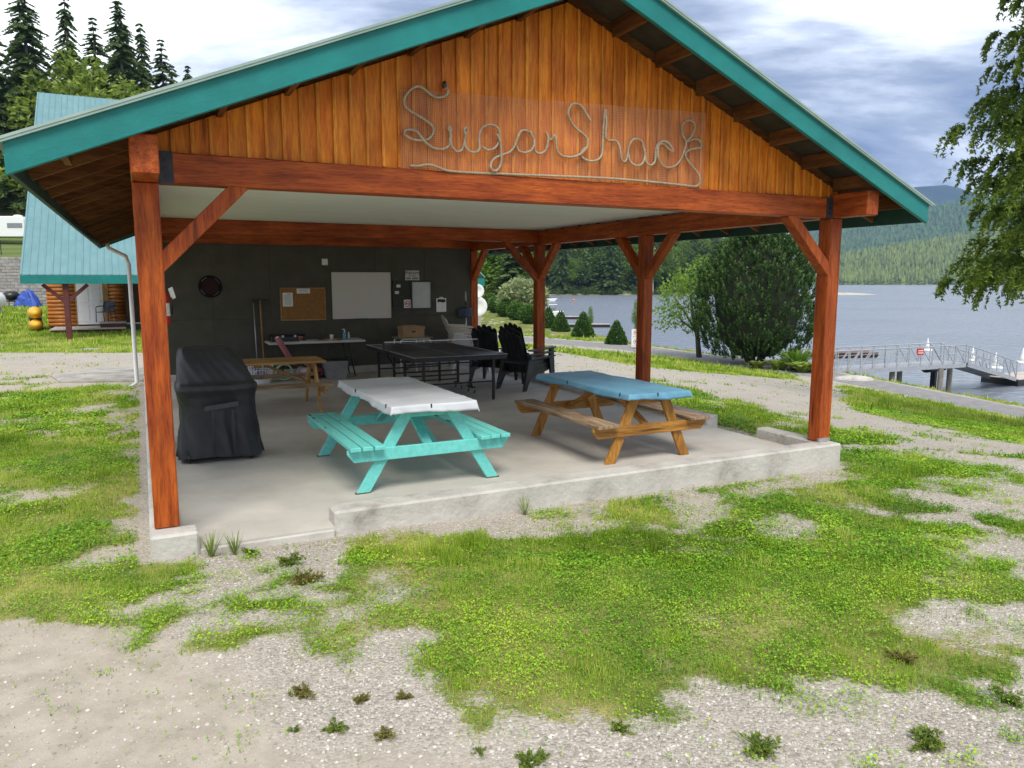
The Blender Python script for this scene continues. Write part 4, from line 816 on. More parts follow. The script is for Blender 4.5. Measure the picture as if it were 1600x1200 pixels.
MB().box(-.011, .42, -.012, 0, -.284, .284).build('white_sheet', mat('white_sheet', (.46, .48, .46), (.56, .58, .55), scale=3, rough=.4), nf)
st = inside('no_smoking_sticker', 'square no smoking sticker in the corner of the framed board', 'sticker', 5.255, VW - .0125, 1.44)
MB().box(-.08, .08, -.002, 0, -.09, .09).build('backing', PAPER, st); MB().tube([(.058 * math.cos(q * .2618), -.004, .058 * math.sin(q * .2618)) for q in range(25)], .008, 6).build('ring', RED, st); MB().bar((-.041, -.004, .041), (.041, -.004, -.041), .006, .014, up=(0, 1, 0)).build('slash', RED, st); MB().box(-.04, .035, -.0035, -.002, -.008, .008).build('cigarette', INK, st)
for i, (u, z, lb) in enumerate(((5.06, 1.83, 'small white card pinned at the upper left of the framed board'), (5.02, 1.69, 'small pale card pinned at the left edge of the framed board'))):
    t = inside('card', lb, 'card', u, VW - .0125, z); MB().box(-.045, .045, -.002, 0, -.03, .03).build('sheet', PAPER, t); MB().box(-.03, .03, -.003, -.002, -.004, .002).build('print_line', INK, t)
wl = on_wall('welcome_sign', 'small white sign with dark lettering starting with Welcome', 'sign', 5.38, 2.06)
MB().box(-.16, .16, -.012, 0, -.105, .105).build('plate', mat('sign_white', (.50, .51, .47), (.58, .59, .55), rough=.6), wl)
text('lettering', 'Welcome', .098, (0, -.0135, .055), (R(90), 0, 0), INK, wl); text('lettering', 'To Our', .055, (0, -.0135, -.010), (R(90), 0, 0), INK, wl)
for k in range(8):
    if k != 3: MB().box(-.13 + k * .033, -.13 + k * .033 + (.02 if k % 2 else .024), -.0138, -.0122, -.082, -.048).build('lettering', INK, wl)
cp = on_wall('clipboard', 'white clipboard with black scribbled header hanging right of the framed board', 'clipboard', 6.05, 1.41)
MB().box(-.125, .125, -.008, 0, -.165, .150).build('board', BLACKP, cp); MB().box(-.118, .118, -.011, -.0082, -.16, .145).build('sheet', PAPER, cp); MB().box(-.045, .045, -.022, -.008, .135, .175).build('clamp', STEEL, cp, bevel=.004)
MB().prism([(-.09, .125), (.10, .12), (.10, .06), (.03, .045), (-.03, .065), (-.09, .05)], -.013, -.0112).build('scribble', INK, cp)
for k in range(6): MB().box(-.08, .07, -.0125, -.0112, .02 - k * .028, .023 - k * .028).build('print_line', mat('grey_ink', (.2, .2, .2)), cp)
sv = inside('snow_shovel', 'blue snow shovel hanging blade up beside the corner post', 'shovel', 6.60, 9.88)
SHB = mat('navy_plastic', (.012, .025, .055), (.02, .035, .075), rough=.4)
MB().grid(lambda a, b_: ((a - .5) * .34, -.02 - .05 * math.sin(a * math.pi) , 1.12 + b_ * .22 - .02 * (abs(a - .5) * 2) ** 3), 10, 6).build('blade', SHB, sv, smooth=True, solid=.008)
MB().tube([(0, -.06, .35), (0, -.05, 1.14)], .016, 8).build('handle', ALU, sv, smooth=True); MB().tube([(0, -.05, 1.30), (0, -.04, 1.48)], .014, 8).build('socket', BLACKP, sv, smooth=True); MB().tube([(0, -.04, 1.48), (0, -.035, 1.70)], .016, 8).build('grip', STEEL, sv, smooth=True)
# fire extinguisher on the second left post
fe = inside('fire_extinguisher', 'red fire extinguisher with white tag hanging on the left side post', 'extinguisher', .235, 3.30, 1.45)
MB().lathe([(.02, 0), (.055, .004), (.06, .02), (.06, .30), (.05, .34), (.022, .37), (.02, .39)], 18).build('cylinder', RED, fe, smooth=True)
MB().lathe([(.022, .39), (.026, .40), (.026, .425), (.012, .44)], 12).build('valve', STEEL, fe); MB().bar((-.01, 0, .44), (.10, -.02, .47), .02, .012).build('lever', BLACKM, fe)
MB().tube([(.02, -.01, .41), (.075, -.03, .38), (.082, -.03, .25), (.075, -.02, .12)], .011, 8).build('hose', BLACKP, fe, smooth=True); MB().grid(lambda a, b_: (.05 + a * .045 + .03 * b_, -.04 - .01 * math.sin(b_ * 4), .40 - b_ * .12 + a * .02), 3, 5).build('tag', PAPER, fe, solid=.002)
MB().lathe([(.0605, .10), (.0608, .10), (.0608, .24), (.0605, .24)], 18).build('label_band', PAPER, fe)

# ------------------------------------------------------------------ vegetation builders
def leafmat(name, a, b_, c, tr=.3): return mat(name, a, c, scale=3, rough=.6, attr='var', transl=tr, spec=.25, lo=.1, hi=.9, c3=b_)
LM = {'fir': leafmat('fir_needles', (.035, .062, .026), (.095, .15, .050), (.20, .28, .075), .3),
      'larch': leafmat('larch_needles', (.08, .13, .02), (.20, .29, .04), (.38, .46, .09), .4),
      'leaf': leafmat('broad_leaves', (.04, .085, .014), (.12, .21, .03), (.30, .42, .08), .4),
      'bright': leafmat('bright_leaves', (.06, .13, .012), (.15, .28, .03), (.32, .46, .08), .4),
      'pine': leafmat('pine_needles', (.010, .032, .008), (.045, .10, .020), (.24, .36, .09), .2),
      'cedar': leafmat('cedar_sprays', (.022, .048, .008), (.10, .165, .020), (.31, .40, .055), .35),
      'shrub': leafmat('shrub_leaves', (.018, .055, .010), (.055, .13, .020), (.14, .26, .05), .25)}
BARK = mat('bark', (.065, .052, .042), (.15, .125, .10), scale=9, rough=.95, stretch=(4, 4, .7), bump=.6)
BIRCH = mat('birch_bark', (.35, .34, .31), (.55, .54, .50), scale=6, rough=.8, stretch=(1, 1, 6))
def tris(P, D, S, k=1.0):
    """triangles at P along direction D (unit) with length S and random roll"""
    n = len(P); r_ = rng.normal(size=(n, 3)); s = np.cross(D, r_); s /= np.linalg.norm(s, axis=1)[:, None] + 1e-9
    w_ = (S * k * (.32 + .2 * rng.random(n)))[:, None]
    return np.stack([P - s * w_, P + s * w_, P + D * S[:, None]], 1)
def crown_obj(T, var, m, parent, name='crown'):
    return fast(name, T.reshape(-1, 3), np.arange(len(T) * 3).reshape(-1, 3), m, {'var': np.repeat(np.clip(var, 0, 1), 3)}, parent)
def conifer_mesh(levels, nb, r, droop, seed, base=.06, gap=.0):
    g_ = np.random.default_rng(seed); P = []; D = []; S = []; Vv = []
    for i in range(levels):
        f = (i + g_.random()) / levels; z = base + (1 - base) * f; Rr = r * ((1 - f) ** .85) * (.7 + .5 * g_.random()) + .012
        for k in range(nb):
            if g_.random() < gap: continue
            a = g_.random() * 6.283; Rb = Rr * (.65 + .55 * g_.random()); dv = np.array([math.cos(a), math.sin(a), 0]); sidev = np.array([-math.sin(a), math.cos(a), 0]); bvar = g_.random() * .3
            for q in np.linspace(.12, 1, 9):
                p = dv * Rb * q; zz = z - droop * Rb * q ** 1.4 + .12 * Rb * max(0, q - .7)
                for sd_ in (-1, 0, 1):
                    P.append((p[0], p[1], zz)); d = dv * (.55 + .3 * g_.random()) + sidev * sd_ * (.75 + .3 * g_.random()) + np.array([0, 0, -.45 + .35 * g_.random()])
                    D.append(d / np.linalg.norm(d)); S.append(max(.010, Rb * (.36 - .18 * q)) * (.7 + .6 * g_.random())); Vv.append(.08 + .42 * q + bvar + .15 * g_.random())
    P, D, S = np.array(P), np.array(D), np.array(S); return tris(P, D, S), np.array(Vv)
def broad_mesh(blobs, n, s, seed):
    g_ = np.random.default_rng(seed); T = []; Vv = []
    for (cx, cy, cz, rx, rz) in blobs:
        k = int(n * rx * rx * 4); d = g_.normal(size=(k, 3)); d /= np.linalg.norm(d, axis=1)[:, None]; rr_ = g_.random(k) ** .38
        cl = vnoise(d[:, 0] * 5 + cx * 9, d[:, 1] * 5 + d[:, 2] * 7, 1.3, seed); keep = cl > .28; d, rr_, cl = d[keep], rr_[keep], cl[keep]
        rr_ = rr_ * (.78 + .42 * cl); P = np.stack([cx + d[:, 0] * rx * rr_, cy + d[:, 1] * rx * rr_, cz + d[:, 2] * rz * rr_], 1)
        dd = d + g_.normal(size=d.shape) * .8; dd /= np.linalg.norm(dd, axis=1)[:, None]
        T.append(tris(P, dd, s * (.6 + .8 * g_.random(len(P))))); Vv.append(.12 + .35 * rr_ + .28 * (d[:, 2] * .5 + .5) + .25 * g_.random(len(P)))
    return np.concatenate(T), np.concatenate(Vv)
def trunk(parent, r, h, m=BARK, lean=(0, 0), n=9, limbs=()):
    MB().tube([(lean[0] * q * q, lean[1] * q * q, h * q - .02 * h * (q == 0)) for q in (0, .1, .3, .6, 1)], [r * 1.35, r, r * .85, r * .55, r * .1], n).build('trunk', m, parent, smooth=True)
    for (z, a, ln, up) in limbs:
        MB().tube([(0, 0, z), (math.cos(a) * ln * .5, math.sin(a) * ln * .5, z + up * .45), (math.cos(a) * ln, math.sin(a) * ln, z + up)], [r * .45, r * .28, r * .06], 6).build('limb', m, parent, smooth=True)
PROTO = {}
def tree(kind, loc, h, label, group=None, rz=None, wide=1.0):
    rz = random.uniform(0, 6.28) if rz is None else rz
    sc = (h * wide, h * wide, h)
    if kind in PROTO: return dup(PROTO[kind], loc, rz, label, group, sc)
    t = thing('conifer_tree' if kind[:3] in ('fir', 'lar') else 'broadleaf_tree', label, 'tree', loc, rz, group); t.scale = sc
    if kind[:3] == 'fir':
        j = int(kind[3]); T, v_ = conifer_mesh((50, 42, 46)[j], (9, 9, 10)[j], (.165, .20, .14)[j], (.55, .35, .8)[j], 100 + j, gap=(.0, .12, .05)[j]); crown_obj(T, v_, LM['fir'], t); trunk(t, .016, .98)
    elif kind[:3] == 'lar':
        T, v_ = broad_mesh([(0, 0, .22, .27, .2), (.04, .02, .38, .23, .18), (-.04, .03, .52, .19, .18), (.02, -.03, .66, .15, .16), (0, .01, .78, .11, .14), (0, 0, .90, .065, .10)], 9000, .030, 140); crown_obj(T, v_, LM['larch'], t); trunk(t, .016, .95)
    else:
        j = int(kind[5]); bl = [[(0, 0, .62, .20, .22), (.10, .05, .45, .16, .14), (-.11, .03, .50, .17, .16), (.02, -.10, .72, .15, .15), (-.03, .04, .84, .12, .13)],
             [(0, 0, .70, .15, .20), (.07, .03, .52, .14, .12), (-.06, -.05, .58, .13, .14), (0, .02, .86, .10, .12), (.03, -.06, .40, .11, .09)],
             [(0, 0, .45, .24, .26), (.16, .08, .35, .18, .18), (-.17, .04, .38, .19, .2), (.03, -.14, .5, .18, .2), (-.02, .05, .70, .19, .22)]][j]
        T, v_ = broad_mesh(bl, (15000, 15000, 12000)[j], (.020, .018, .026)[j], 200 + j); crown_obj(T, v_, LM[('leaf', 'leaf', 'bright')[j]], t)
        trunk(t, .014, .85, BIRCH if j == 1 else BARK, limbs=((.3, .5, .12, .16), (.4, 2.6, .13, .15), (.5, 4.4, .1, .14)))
    PROTO[kind] = t; return t

# ------------------------------------------------------------------ wooded slope on the left
def hill_z(X, Y):
    z = np.interp(Y, [60, 63.55, 63.6, 76, 82, 93, 140, 240], [-.4, -.4, 4.0, 5.6, 6.2, 11.0, 17, 30])
    w_ = np.clip((-X - 15) / 8, 0, 1); return z * w_ - .5 * (1 - w_)
hx_ = np.linspace(-190, -13, 90); hy_ = np.concatenate([[63.5, 63.6], np.linspace(64.5, 240, 90)]); HX, HY = np.meshgrid(hx_, hy_); HZ = hill_z(HX, HY) + (fbm(HX, HY, 6, 5) - .5) * .8 * (HY > 65)
I = np.arange(HX.size).reshape(HX.shape); HF = np.stack([I[:-1, :-1], I[:-1, 1:], I[1:, 1:], I[1:, :-1]], -1).reshape(-1, 4)
bankness = np.clip(1 - np.abs(HY.ravel() - 87) / 6, 0, 1)
HILLM = mat('hill_ground', (.11, .15, .03), (.30, .21, .12), scale=.4, rough=.95, attr='var', lo=.3, hi=.75, bump=.5, bscale=3)
struct(fast('hillside', np.stack([HX.ravel(), HY.ravel(), HZ.ravel()], 1), HF, HILLM, {'var': bankness}, smooth=True))
def hz(x, y): return float(hill_z(np.array(x), np.array(y)))
ftr = [('fir0', -58.2, 94, 27, 'very dark tall fir at the left edge of the photo'), ('fir2', -56.6, 100, 26, 'narrow fir with pointed tip second from the left edge'), ('lar', -55.2, 97, 19, 'pale green larch between the two leftmost firs'), ('fir1', -53.2, 100, 23.5, 'open branched fir behind the grey cabin roof'),
       ('lar', -51.5, 96, 18, 'pale larch in front of the tallest fir'), ('fir0', -48.9, 98, 25.2, 'tallest dark fir above the left end of the shelter roof'), ('fir2', -47.7, 101, 23.0, 'slim fir just right of the tallest fir'), ('lar', -47.2, 95, 15.5, 'yellow green larch below the slim fir'),
       ('fir1', -45.6, 102, 21.2, 'spreading fir with loose tip above the teal barge board'), ('lar', -44.4, 99, 13.0, 'low yellow green larch beside the spreading fir'), ('fir2', -43.6, 105, 18.4, 'small lone fir tip farthest right above the left roof slope'), ('fir0', -47.0, 108, 19.0, 'dark fir behind the spreading fir'), ('fir1', -61.5, 92, 24, 'dark fir cut by the left edge beside the dirt bank'), ('fir0', -52.4, 106, 24, 'dark fir standing at the back between two larches'),
       ('lar', -57.0, 93, 16, 'broad yellow green larch at the far left beside the darkest fir'), ('lar', -53.2, 94, 15, 'low larch under the open branched fir'), ('lar', -49.4, 93, 14, 'low bright larch under the tallest fir'), ('lar', -45.6, 97, 14.5, 'bright larch under the spreading fir'), ('lar', -42.6, 100, 11.5, 'lowest bright larch next to the small lone fir')]
for k, x, y, h, lb in ftr: tree(k, (x, y, hz(x, y) - .3), h, lb, 'trees on the slope behind the cabin', wide=1.1 if k[:3] == 'fir' else 1.25)
# deep forest behind them as one mass
def forest(name, label, pts, hts, matname, seed, sides=7, wide=.17, tiers=3, rag=.35):
    g_ = np.random.default_rng(seed); n = len(pts); V = []; Fv = []; a = np.arange(sides) * 2 * np.pi / sides
    for t_i in range(tiers):
        z0 = hts * (.12 + .28 * t_i); z1 = hts * min(1, .50 + .25 * t_i) if t_i < tiers - 1 else hts
        rr_ = hts[:, None] * wide * (1 - .27 * t_i) * (1 - rag / 2 + rag * g_.random((n, sides)))
        th = a[None] + g_.random((n, 1)) * 6.28
        ring = np.stack([pts[:, :1] + np.cos(th) * rr_, pts[:, 1:2] + np.sin(th) * rr_, pts[:, 2:3] + z0[:, None] + hts[:, None] * .06 * (g_.random((n, sides)) - .5)], -1)
        tip = np.stack([pts[:, 0], pts[:, 1], pts[:, 2] + z1], -1)[:, None]
        V.append(np.concatenate([ring, tip], 1))
    V = np.concatenate(V, 1); m_ = sides + 1; f0 = np.array([(t_i * m_ + k, t_i * m_ + (k + 1) % sides, t_i * m_ + sides) for t_i in range(tiers) for k in range(sides)])
    F = (f0[None] + (np.arange(n) * tiers * m_)[:, None, None]).reshape(-1, 3); var = np.repeat(g_.random(n), tiers * m_)
    o = fast(name, V.reshape(-1, 3), F, LM[matname] if matname in LM else MATS[matname], {'var': var}); tag(o, label, 'forest', kind='stuff'); return o
def wood_mass(name, label, pts, hts, templates, seed, wide=1.2):
    g2 = np.random.default_rng(seed); Vs = []; va = []
    for i in range(len(pts)):
        T, v_ = templates[i % len(templates)]; a = g2.random() * 6.283; c, s_ = math.cos(a), math.sin(a); h = hts[i]; Q = T.reshape(-1, 3)
        Vs.append(np.stack([(Q[:, 0] * c - Q[:, 1] * s_) * h * wide + pts[i, 0], (Q[:, 0] * s_ + Q[:, 1] * c) * h * wide + pts[i, 1], Q[:, 2] * h + pts[i, 2]], 1)); va.append(np.repeat(np.clip(v_ + (g2.random() - .5) * .35, 0, 1), 3))
    V = np.concatenate(Vs); o = fast(name, V, np.arange(len(V)).reshape(-1, 3), LM['mass'], {'var': np.concatenate(va)}); tag(o, label, 'forest', kind='stuff'); return o
LM['mass'] = leafmat('mixed_foliage', (.022, .048, .016), (.065, .115, .028), (.19, .27, .06), .3)
TC = [conifer_mesh(20, 6, .17, .5, 401), conifer_mesh(18, 6, .20, .35, 402)]
TB = [broad_mesh([(0, 0, .62, .20, .24), (.1, .05, .42, .17, .16), (-.1, .03, .48, .17, .18), (0, 0, .82, .13, .15)], 3600, .042, 403), broad_mesh([(0, 0, .66, .15, .24), (.05, .03, .45, .15, .18), (-.03, 0, .85, .1, .12)], 3800, .04, 404)]
TC = [(T[::3], v_[::3]) for T, v_ in TC]
x = rng.uniform(-150, -20, 700); y = rng.uniform(108, 200, 700); k = (y > 104 + np.abs(x + 60) * .05) & (x < -30 - (y - 108) * .35); x, y = x[k], y[k]
z = hill_z(x, y); k = np.arange(len(x))[:150]; xl = rng.uniform(-145, -64, 90); yl = rng.uniform(93, 128, 90)
wood_mass('forest', 'dense dark conifer forest covering the slope behind the first trees', np.concatenate([np.stack([x, y, z - .5], 1)[k], np.stack([xl, yl, hill_z(xl, yl) - .5], 1)]), np.concatenate([rng.uniform(9, 13, len(k)), rng.uniform(13, 22, 90)]), TC, 3)

# retaining wall of grey blocks
rw = thing('retaining_wall', 'tall grey concrete block retaining wall left of the cabin', 'wall', (-42, 63.2, -.2))
BLK = mat('grey_block', (.24, .225, .215), (.36, .345, .33), scale=2, rough=.95, rand=.12, bump=.4)
MB().box(-22, 20, .18, .45, -.3, 4.15).build('core', BLK, rw)
bme = None
for r_ in range(16):
    for c in range(16):
        if bme is None: o = MB().box(-.31, .31, 0, .2, 0, .245).build('block', BLK, rw, bevel=.02); bme = o
        else: o = bme.copy(); COL.objects.link(o); o.parent = rw
        o.location = (-4.5 + c * .63 + (r_ % 2) * .315, random.uniform(-.03, .02), r_ * .26)
for r_ in range(17): MB().box(-22, -5.0, .03, .181, r_ * .26, r_ * .26 + .245).build('course', BLK, rw); MB().box(6.1, 20, .03, .181, r_ * .26, r_ * .26 + .245).build('course', BLK, rw)
fn = thing('wire_fence', 'thin dark wire fence along the top of the retaining wall', 'fence', (-42, 65.5, 4.2))
for i in range(9): MB().tube([(-10 + i * 2.6, 0, -.3), (-10 + i * 2.6, 0, 1.25)], .035, 6).build('post', BLACKM, fn)
for z_ in (.15, .5, .85, 1.2): MB().tube([(-10, 0, z_), (11, 0, z_)], .014, 5).build('wire', BLACKM, fn)
rv = thing('camper_trailer', 'white camper trailer parked on the terrace above the wall', 'trailer', (-54.2, 79, hz(-54, 79)), .05)
MB().prism([(-4, .55), (4, .55), (4.1, 1.0), (4.05, 2.3), (3.8, 2.65), (-3.9, 2.65), (-4.05, 2.4)], -1.15, 1.15).build('body', WHITEP, rv, bevel=.08)
MB().box(2.4, 3.9, -1.17, -1.151, 1.45, 1.95).build('window', mat('grey_glass', (.18, .2, .22), (.22, .24, .26), rough=.2), rv)
for x_ in (-2.4, .4, 2.9): MB().lathe([(.25, 0), (.42, .06), (.40, .18), (.1, .24)], 14, (x_, 0, 2.64)).build('roof_vent', WHITEP, rv, smooth=True)
for x_ in (-.6, .5): MB().lathe([(.1, -.1), (.34, -.1), (.34, .1), (.1, .1)], 16, (x_, -1.0, .33), 'y').build('wheel', BLACKP, rv)

# ------------------------------------------------------------------ log cabin on the left
cbn = thing('log_cabin', 'log sided cabin with steep light teal metal roof and porch', 'cabin', W(0, 0, 0), ANG)
CROOF = mat('light_teal_metal', (.135, .265, .275), (.17, .305, .315), scale=2, rough=.35, metal=.15, rand=.03)
EU0, EU1, EV, EZ, RV_, RZ = -3.6, 7.2, 24.3, 2.14, 34.9, 10.3
sl = (RZ - EZ) / (RV_ - EV)
def cro(u, v, l_): return (u, v, EZ + (v - EV) * sl + l_)
for i in range(12):
    a, b_ = EU0 + i * .9, EU0 + i * .9 + .897
    pn = MB().add([cro(u, v, l_) for l_ in (0, .03) for v in (EV, RV_) for u in (a, b_)], [(0, 2, 3, 1), (4, 5, 7, 6), (0, 1, 5, 4), (2, 6, 7, 3), (0, 4, 6, 2), (1, 3, 7, 5)]).build('roof_panel', CROOF, cbn)
    for k in range(4):
        u = a + .02 + k * .225; q = .022 if k else .035
        MB().add([cro(u + w_, v, l_) for v in (EV - .02, RV_) for (w_, l_) in ((-q, .03), (-q * .5, .03 + q), (q * .5, .03 + q), (q, .03))], [(0, 1, 5, 4), (1, 2, 6, 5), (2, 3, 7, 6), (0, 3, 2, 1)]).build('rib', CROOF, pn)
MB().add([(u, v, z + l_) for l_ in (0, .05) for (v, z) in ((RV_ + .02, RZ), (RV_ + 9.5, RZ - 9.5 * sl)) for u in (EU0, EU1)], [(0, 2, 3, 1), (4, 5, 7, 6), (0, 1, 5, 4), (2, 6, 7, 3), (0, 4, 6, 2), (1, 3, 7, 5)]).build('rear_roof', CROOF, cbn)
MB().box(EU0 - .02, EU1, EV - .02, EV + .03, EZ - .29, EZ - .005).build('eave_fascia', TEAL, cbn)
MRED = mat('maroon_timber', (.075, .018, .016), (.12, .03, .025), scale=4, rough=.6)
for u in (-2.33, 1.2, 4.7):
    MB().box(u - .09, u + .09, EV + .15, EV + .33, -.2, EZ - .10).build('porch_post', MRED, cbn, bevel=.01)
    for sx in (-1, 1): MB().bar((u + sx * .06, EV + .24, 1.25), (u + sx * .68, EV + .24, 1.82), .12, .12, up=(0, 1, 0)).build('porch_brace', MRED, cbn)
MB().box(EU0 + .1, EU1, EV + .14, EV + .34, EZ - .10, EZ + .08).build('porch_beam', MRED, cbn)
LOG = wood('orange_log', 'u', (.42, .13, .025), (.66, .27, .06), .4, rand=.1); LV = 30.5
DARKW = wood('dark_board', 'z', (.045, .022, .014), (.11, .05, .03), .7)
cwall = MB().box(-3.45, -.62, LV + .1, LV + .2, .0, 4.2).build('front_wall', DARKW, cbn)
for i in range(21):
    z_ = .14 + i * .16
    for a, b_ in ((-3.5, -2.48), (-1.22, -.62)): MB().tube([(a, LV + .06, z_), (b_, LV + .06, z_)], .083, 10).build('log', LOG, cwall, smooth=True)
MB().box(-3.46, 6.8, LV + .22, LV + 8, -.2, 5.6).build('body', DARKW, cbn)
dr = MB().box(-2.44, -1.45, LV + .0, LV + .09, .12, 2.3).build('door', mat('white_door', (.72, .72, .74), (.78, .78, .8), rough=.45), cbn)
for x0, x1 in ((-2.34, -1.99), (-1.90, -1.55)):
    for z0, z1 in ((.25, .95), (1.05, 1.75), (1.85, 2.2)): MB().box(x0, x1, LV - .012, LV + .0, z0, z1).build('door_panel', MATS['white_door'], dr, bevel=.008)
MB().lathe([(.03, -.07), (.03, -.03), (.015, 0)], 10, (-1.53, LV - .0, 1.1), 'y').build('knob', STEEL, dr)
for a, b_ in ((-2.475, -2.445), (-1.445, -1.23)): MB().box(a, b_, LV - .03, LV + .1, .05, 2.4).build('door_trim', BRW['z'], cbn)
for i in range(9): MB().box(-.60 + i * .2, -.60 + i * .2 + .194, LV - .75, LV - .71, .16, 3.6).build('dark_board', DARKW, cbn)
MB().box(-.6, 1.2, LV - .70, LV + .2, -.2, 3.6).build('annex_wall', DARKW, cbn)
DECKM = mat('grey_deck', (.42, .36, .31), (.56, .49, .43), scale=3, rough=.85, rand=.08)
dk_ = MB().box(-3.25, -.62, 28.35, LV - .02, -.05, .02).build('porch_floor', DARKW, cbn)
for i in range(14): MB().box(-3.28, -.62, 28.32 + i * .152, 28.32 + i * .152 + .146, .021, .06).build('deck_board', DECKM, dk_)
MB().box(-1.55, -.62, 28.9, LV - .1, .062, .22).build('step', MRED, cbn); MB().box(-1.6, -.6, 28.86, LV - .08, .221, .25).build('step_tread', DECKM, cbn)
MB().box(-.6, .9, 29.0, 29.7, -.1, .17).build('annex_step', TEAL_DARK, cbn); MB().box(-.6, .95, 28.95, 29.72, .171, .21).build('annex_tread', DECKM, cbn)
ch = thing('porch_chair', 'thin dark metal armchair on the cabin porch', 'chair', W(-1.35, 29.6, .252), ANG - .5)
MB().box(-.24, .24, -.24, .24, .40, .43).build('seat', BRKT, ch); MB().grid(lambda a, b_: ((a - .5) * .46, .24 + b_ * .12, .45 + b_ * .42 - .03 * (abs(a - .5) * 2) ** 3), 6, 5).build('backrest', BRKT, ch, solid=.02)
for sx in (-1, 1):
    MB().tube([(sx * .26, -.28, 0), (sx * .26, -.24, .60), (sx * .26, -.18, .64), (sx * .26, .24, .66)], .018, 6).build('arm', BRKT, ch, smooth=True); MB().tube([(sx * .26, .30, 0), (sx * .25, .22, .5), (sx * .24, .34, .85)], .018, 6).build('leg', BRKT, ch, smooth=True)
YEL = mat('yellow_plastic', (.75, .38, .02), (.85, .47, .04), rough=.35)
for z_, q in ((.24, 'lower'), (.72, 'upper')):
    t = thing('kayak', 'yellow kayak end poking past the cabin wall, %s of two' % q, 'kayak', W(-3.95, 30.6, z_ - .12), ANG + .12, 'yellow kayaks beside the cabin')
    MB().tube([(0, y_, .03 * abs(y_ - 1)) for y_ in (-.62, -.55, -.35, .2, 1.2, 2.2, 2.75)], [.05, .13, .2, .26, .28, .18, .04], 14).build('hull', YEL, t, smooth=True); MB().lathe([(.16, .255), (.19, .262), (.16, .285)], 16, (0, 1.0, 0)).build('cockpit_rim', BLACKP, t)
    for y_ in (.1, 1.9): MB().box(-.22, .22, y_ - .05, y_ + .05, -.30, -.19).build('cradle', BLACKP, t)
tk = thing('propane_tank', 'white round ended propane tank at the left edge', 'tank', (-33.3, 47.5, -.12), .1)
MB().lathe([(.02, -1.5), (.35, -1.42), (.58, -1.2), (.62, -1.0), (.62, 1.0), (.58, 1.2), (.35, 1.42), (.02, 1.5)], 24, (0, 0, .85), 'y').build('vessel', WHITEP, tk, smooth=True)
for y_ in (-.8, .8): MB().box(-.45, .45, y_ - .1, y_ + .1, 0, .32).build('saddle', CURB, tk)
MB().lathe([(.12, 1.44), (.14, 1.56), (.05, 1.66)], 12).build('valve_dome', WHITEP, tk)
tr_ = thing('tarp_heap', 'crumpled blue tarp draped over a heap by the block wall', 'tarp', (-39.0, 60.5, -.12), .2)
TARP = mat('blue_tarp', (.012, .045, .26), (.03, .09, .42), scale=2, rough=.45, bump=.6, bscale=5)
MB().grid(lambda a, b_: ((a - .5) * 1.7, (b_ - .5) * 1.3, max(.02, 1.35 * math.sin(a * math.pi) ** .6 * math.sin(b_ * math.pi) ** .5 + .16 * math.sin(a * 17 + b_ * 9) * math.sin(b_ * 13 + a * 4))), 22, 16).build('sheet', TARP, tr_, solid=.02)
kb = thing('kettle_grill', 'black barbecue standing against the block wall', 'grill', (-40.4, 60.6, -.12))
MB().lathe([(.1, .52), (.5, .62), (.62, .85), (.6, 1.0), (.45, 1.2), (.08, 1.28)], 18).build('kettle', BLACKP, kb, smooth=True); MB().box(-.55, .55, -.35, .35, .42, .50).build('shelf', BLACKM, kb)
for x_ in (-.45, .45):
    for y_ in (-.3, .3): MB().tube([(x_, y_, 0), (x_ * .8, y_ * .8, .6)], .03, 6).build('leg', BLACKM, kb)
pd = MB().add([(x_, y_, z_) for z_ in (-.14, -.055) for x_, y_ in ((-9.1, 14.9), (-7.55, 15.15), (-7.65, 16.6), (-8.35, 17.3), (-9.7, 17.1), (-9.9, 15.9))], [(5, 4, 3, 2, 1, 0), (6, 7, 8, 9, 10, 11)] + [(i, (i + 1) % 6, (i + 1) % 6 + 6, i + 6) for i in range(6)]).build('concrete_pad', mat('old_pad', (.24, .22, .19), (.42, .385, .34), scale=2.5, rough=.95, bump=.6), bevel=.02); struct(pd)

# ------------------------------------------------------------------ lake side on the right
GANG = mat('gangway_paint', (.34, .355, .375), (.42, .435, .455), rough=.5, metal=.2)
def lerp(a, b_, q): return tuple(a[i] * (1 - q) + b_[i] * q for i in range(3))
def gangway(name, label, A, B, wd, h, n, arch=0):
    t = thing(name, label, 'gangway', A); A0 = Vector((0, 0, 0)); B0 = Vector(B) - Vector(A); d = B0.normalized(); sd_ = Vector((d.y, -d.x, 0)).normalized() * wd / 2
    for i in range(n * 2):
        a, b_ = lerp(A0, B0, i / (n * 2)), lerp(A0, B0, (i + .97) / (n * 2)); MB().bar(a, b_, wd - .1, .04).build('deck_plank', GANG, t)
    for s_ in (-1, 1):
        o_ = sd_ * s_; p0, p1 = A0 + o_, B0 + o_
        MB().bar(p0 + Vector((0, 0, -.10)), p1 + Vector((0, 0, -.10)), .06, .22).build('side_beam', GANG, t)
        rails = [p0 + (p1 - p0) * (i / 10) + Vector((0, 0, h)) for i in range(11)]
        MB().tube(rails, .03, 7).build('handrail', GANG, t, smooth=True); MB().tube([p0 + Vector((0, 0, h * .55)), p1 + Vector((0, 0, h * .55))], .016, 6).build('midrail', GANG, t)
        for i in range(n + 1):
            q = p0 + (p1 - p0) * (i / n); MB().bar(q + Vector((0, 0, -.05)), q + Vector((0, 0, h)), .045, .045, up=(1, 0, 0)).build('rail_post', GANG, t)
            if i < n:
                q2 = p0 + (p1 - p0) * ((i + 1) / n); fl = i < n * .6
                MB().bar(q + Vector((0, 0, .0 if fl else h)), q2 + Vector((0, 0, h if fl else 0)), .04, .04).build('diagonal', GANG, t)
    return t
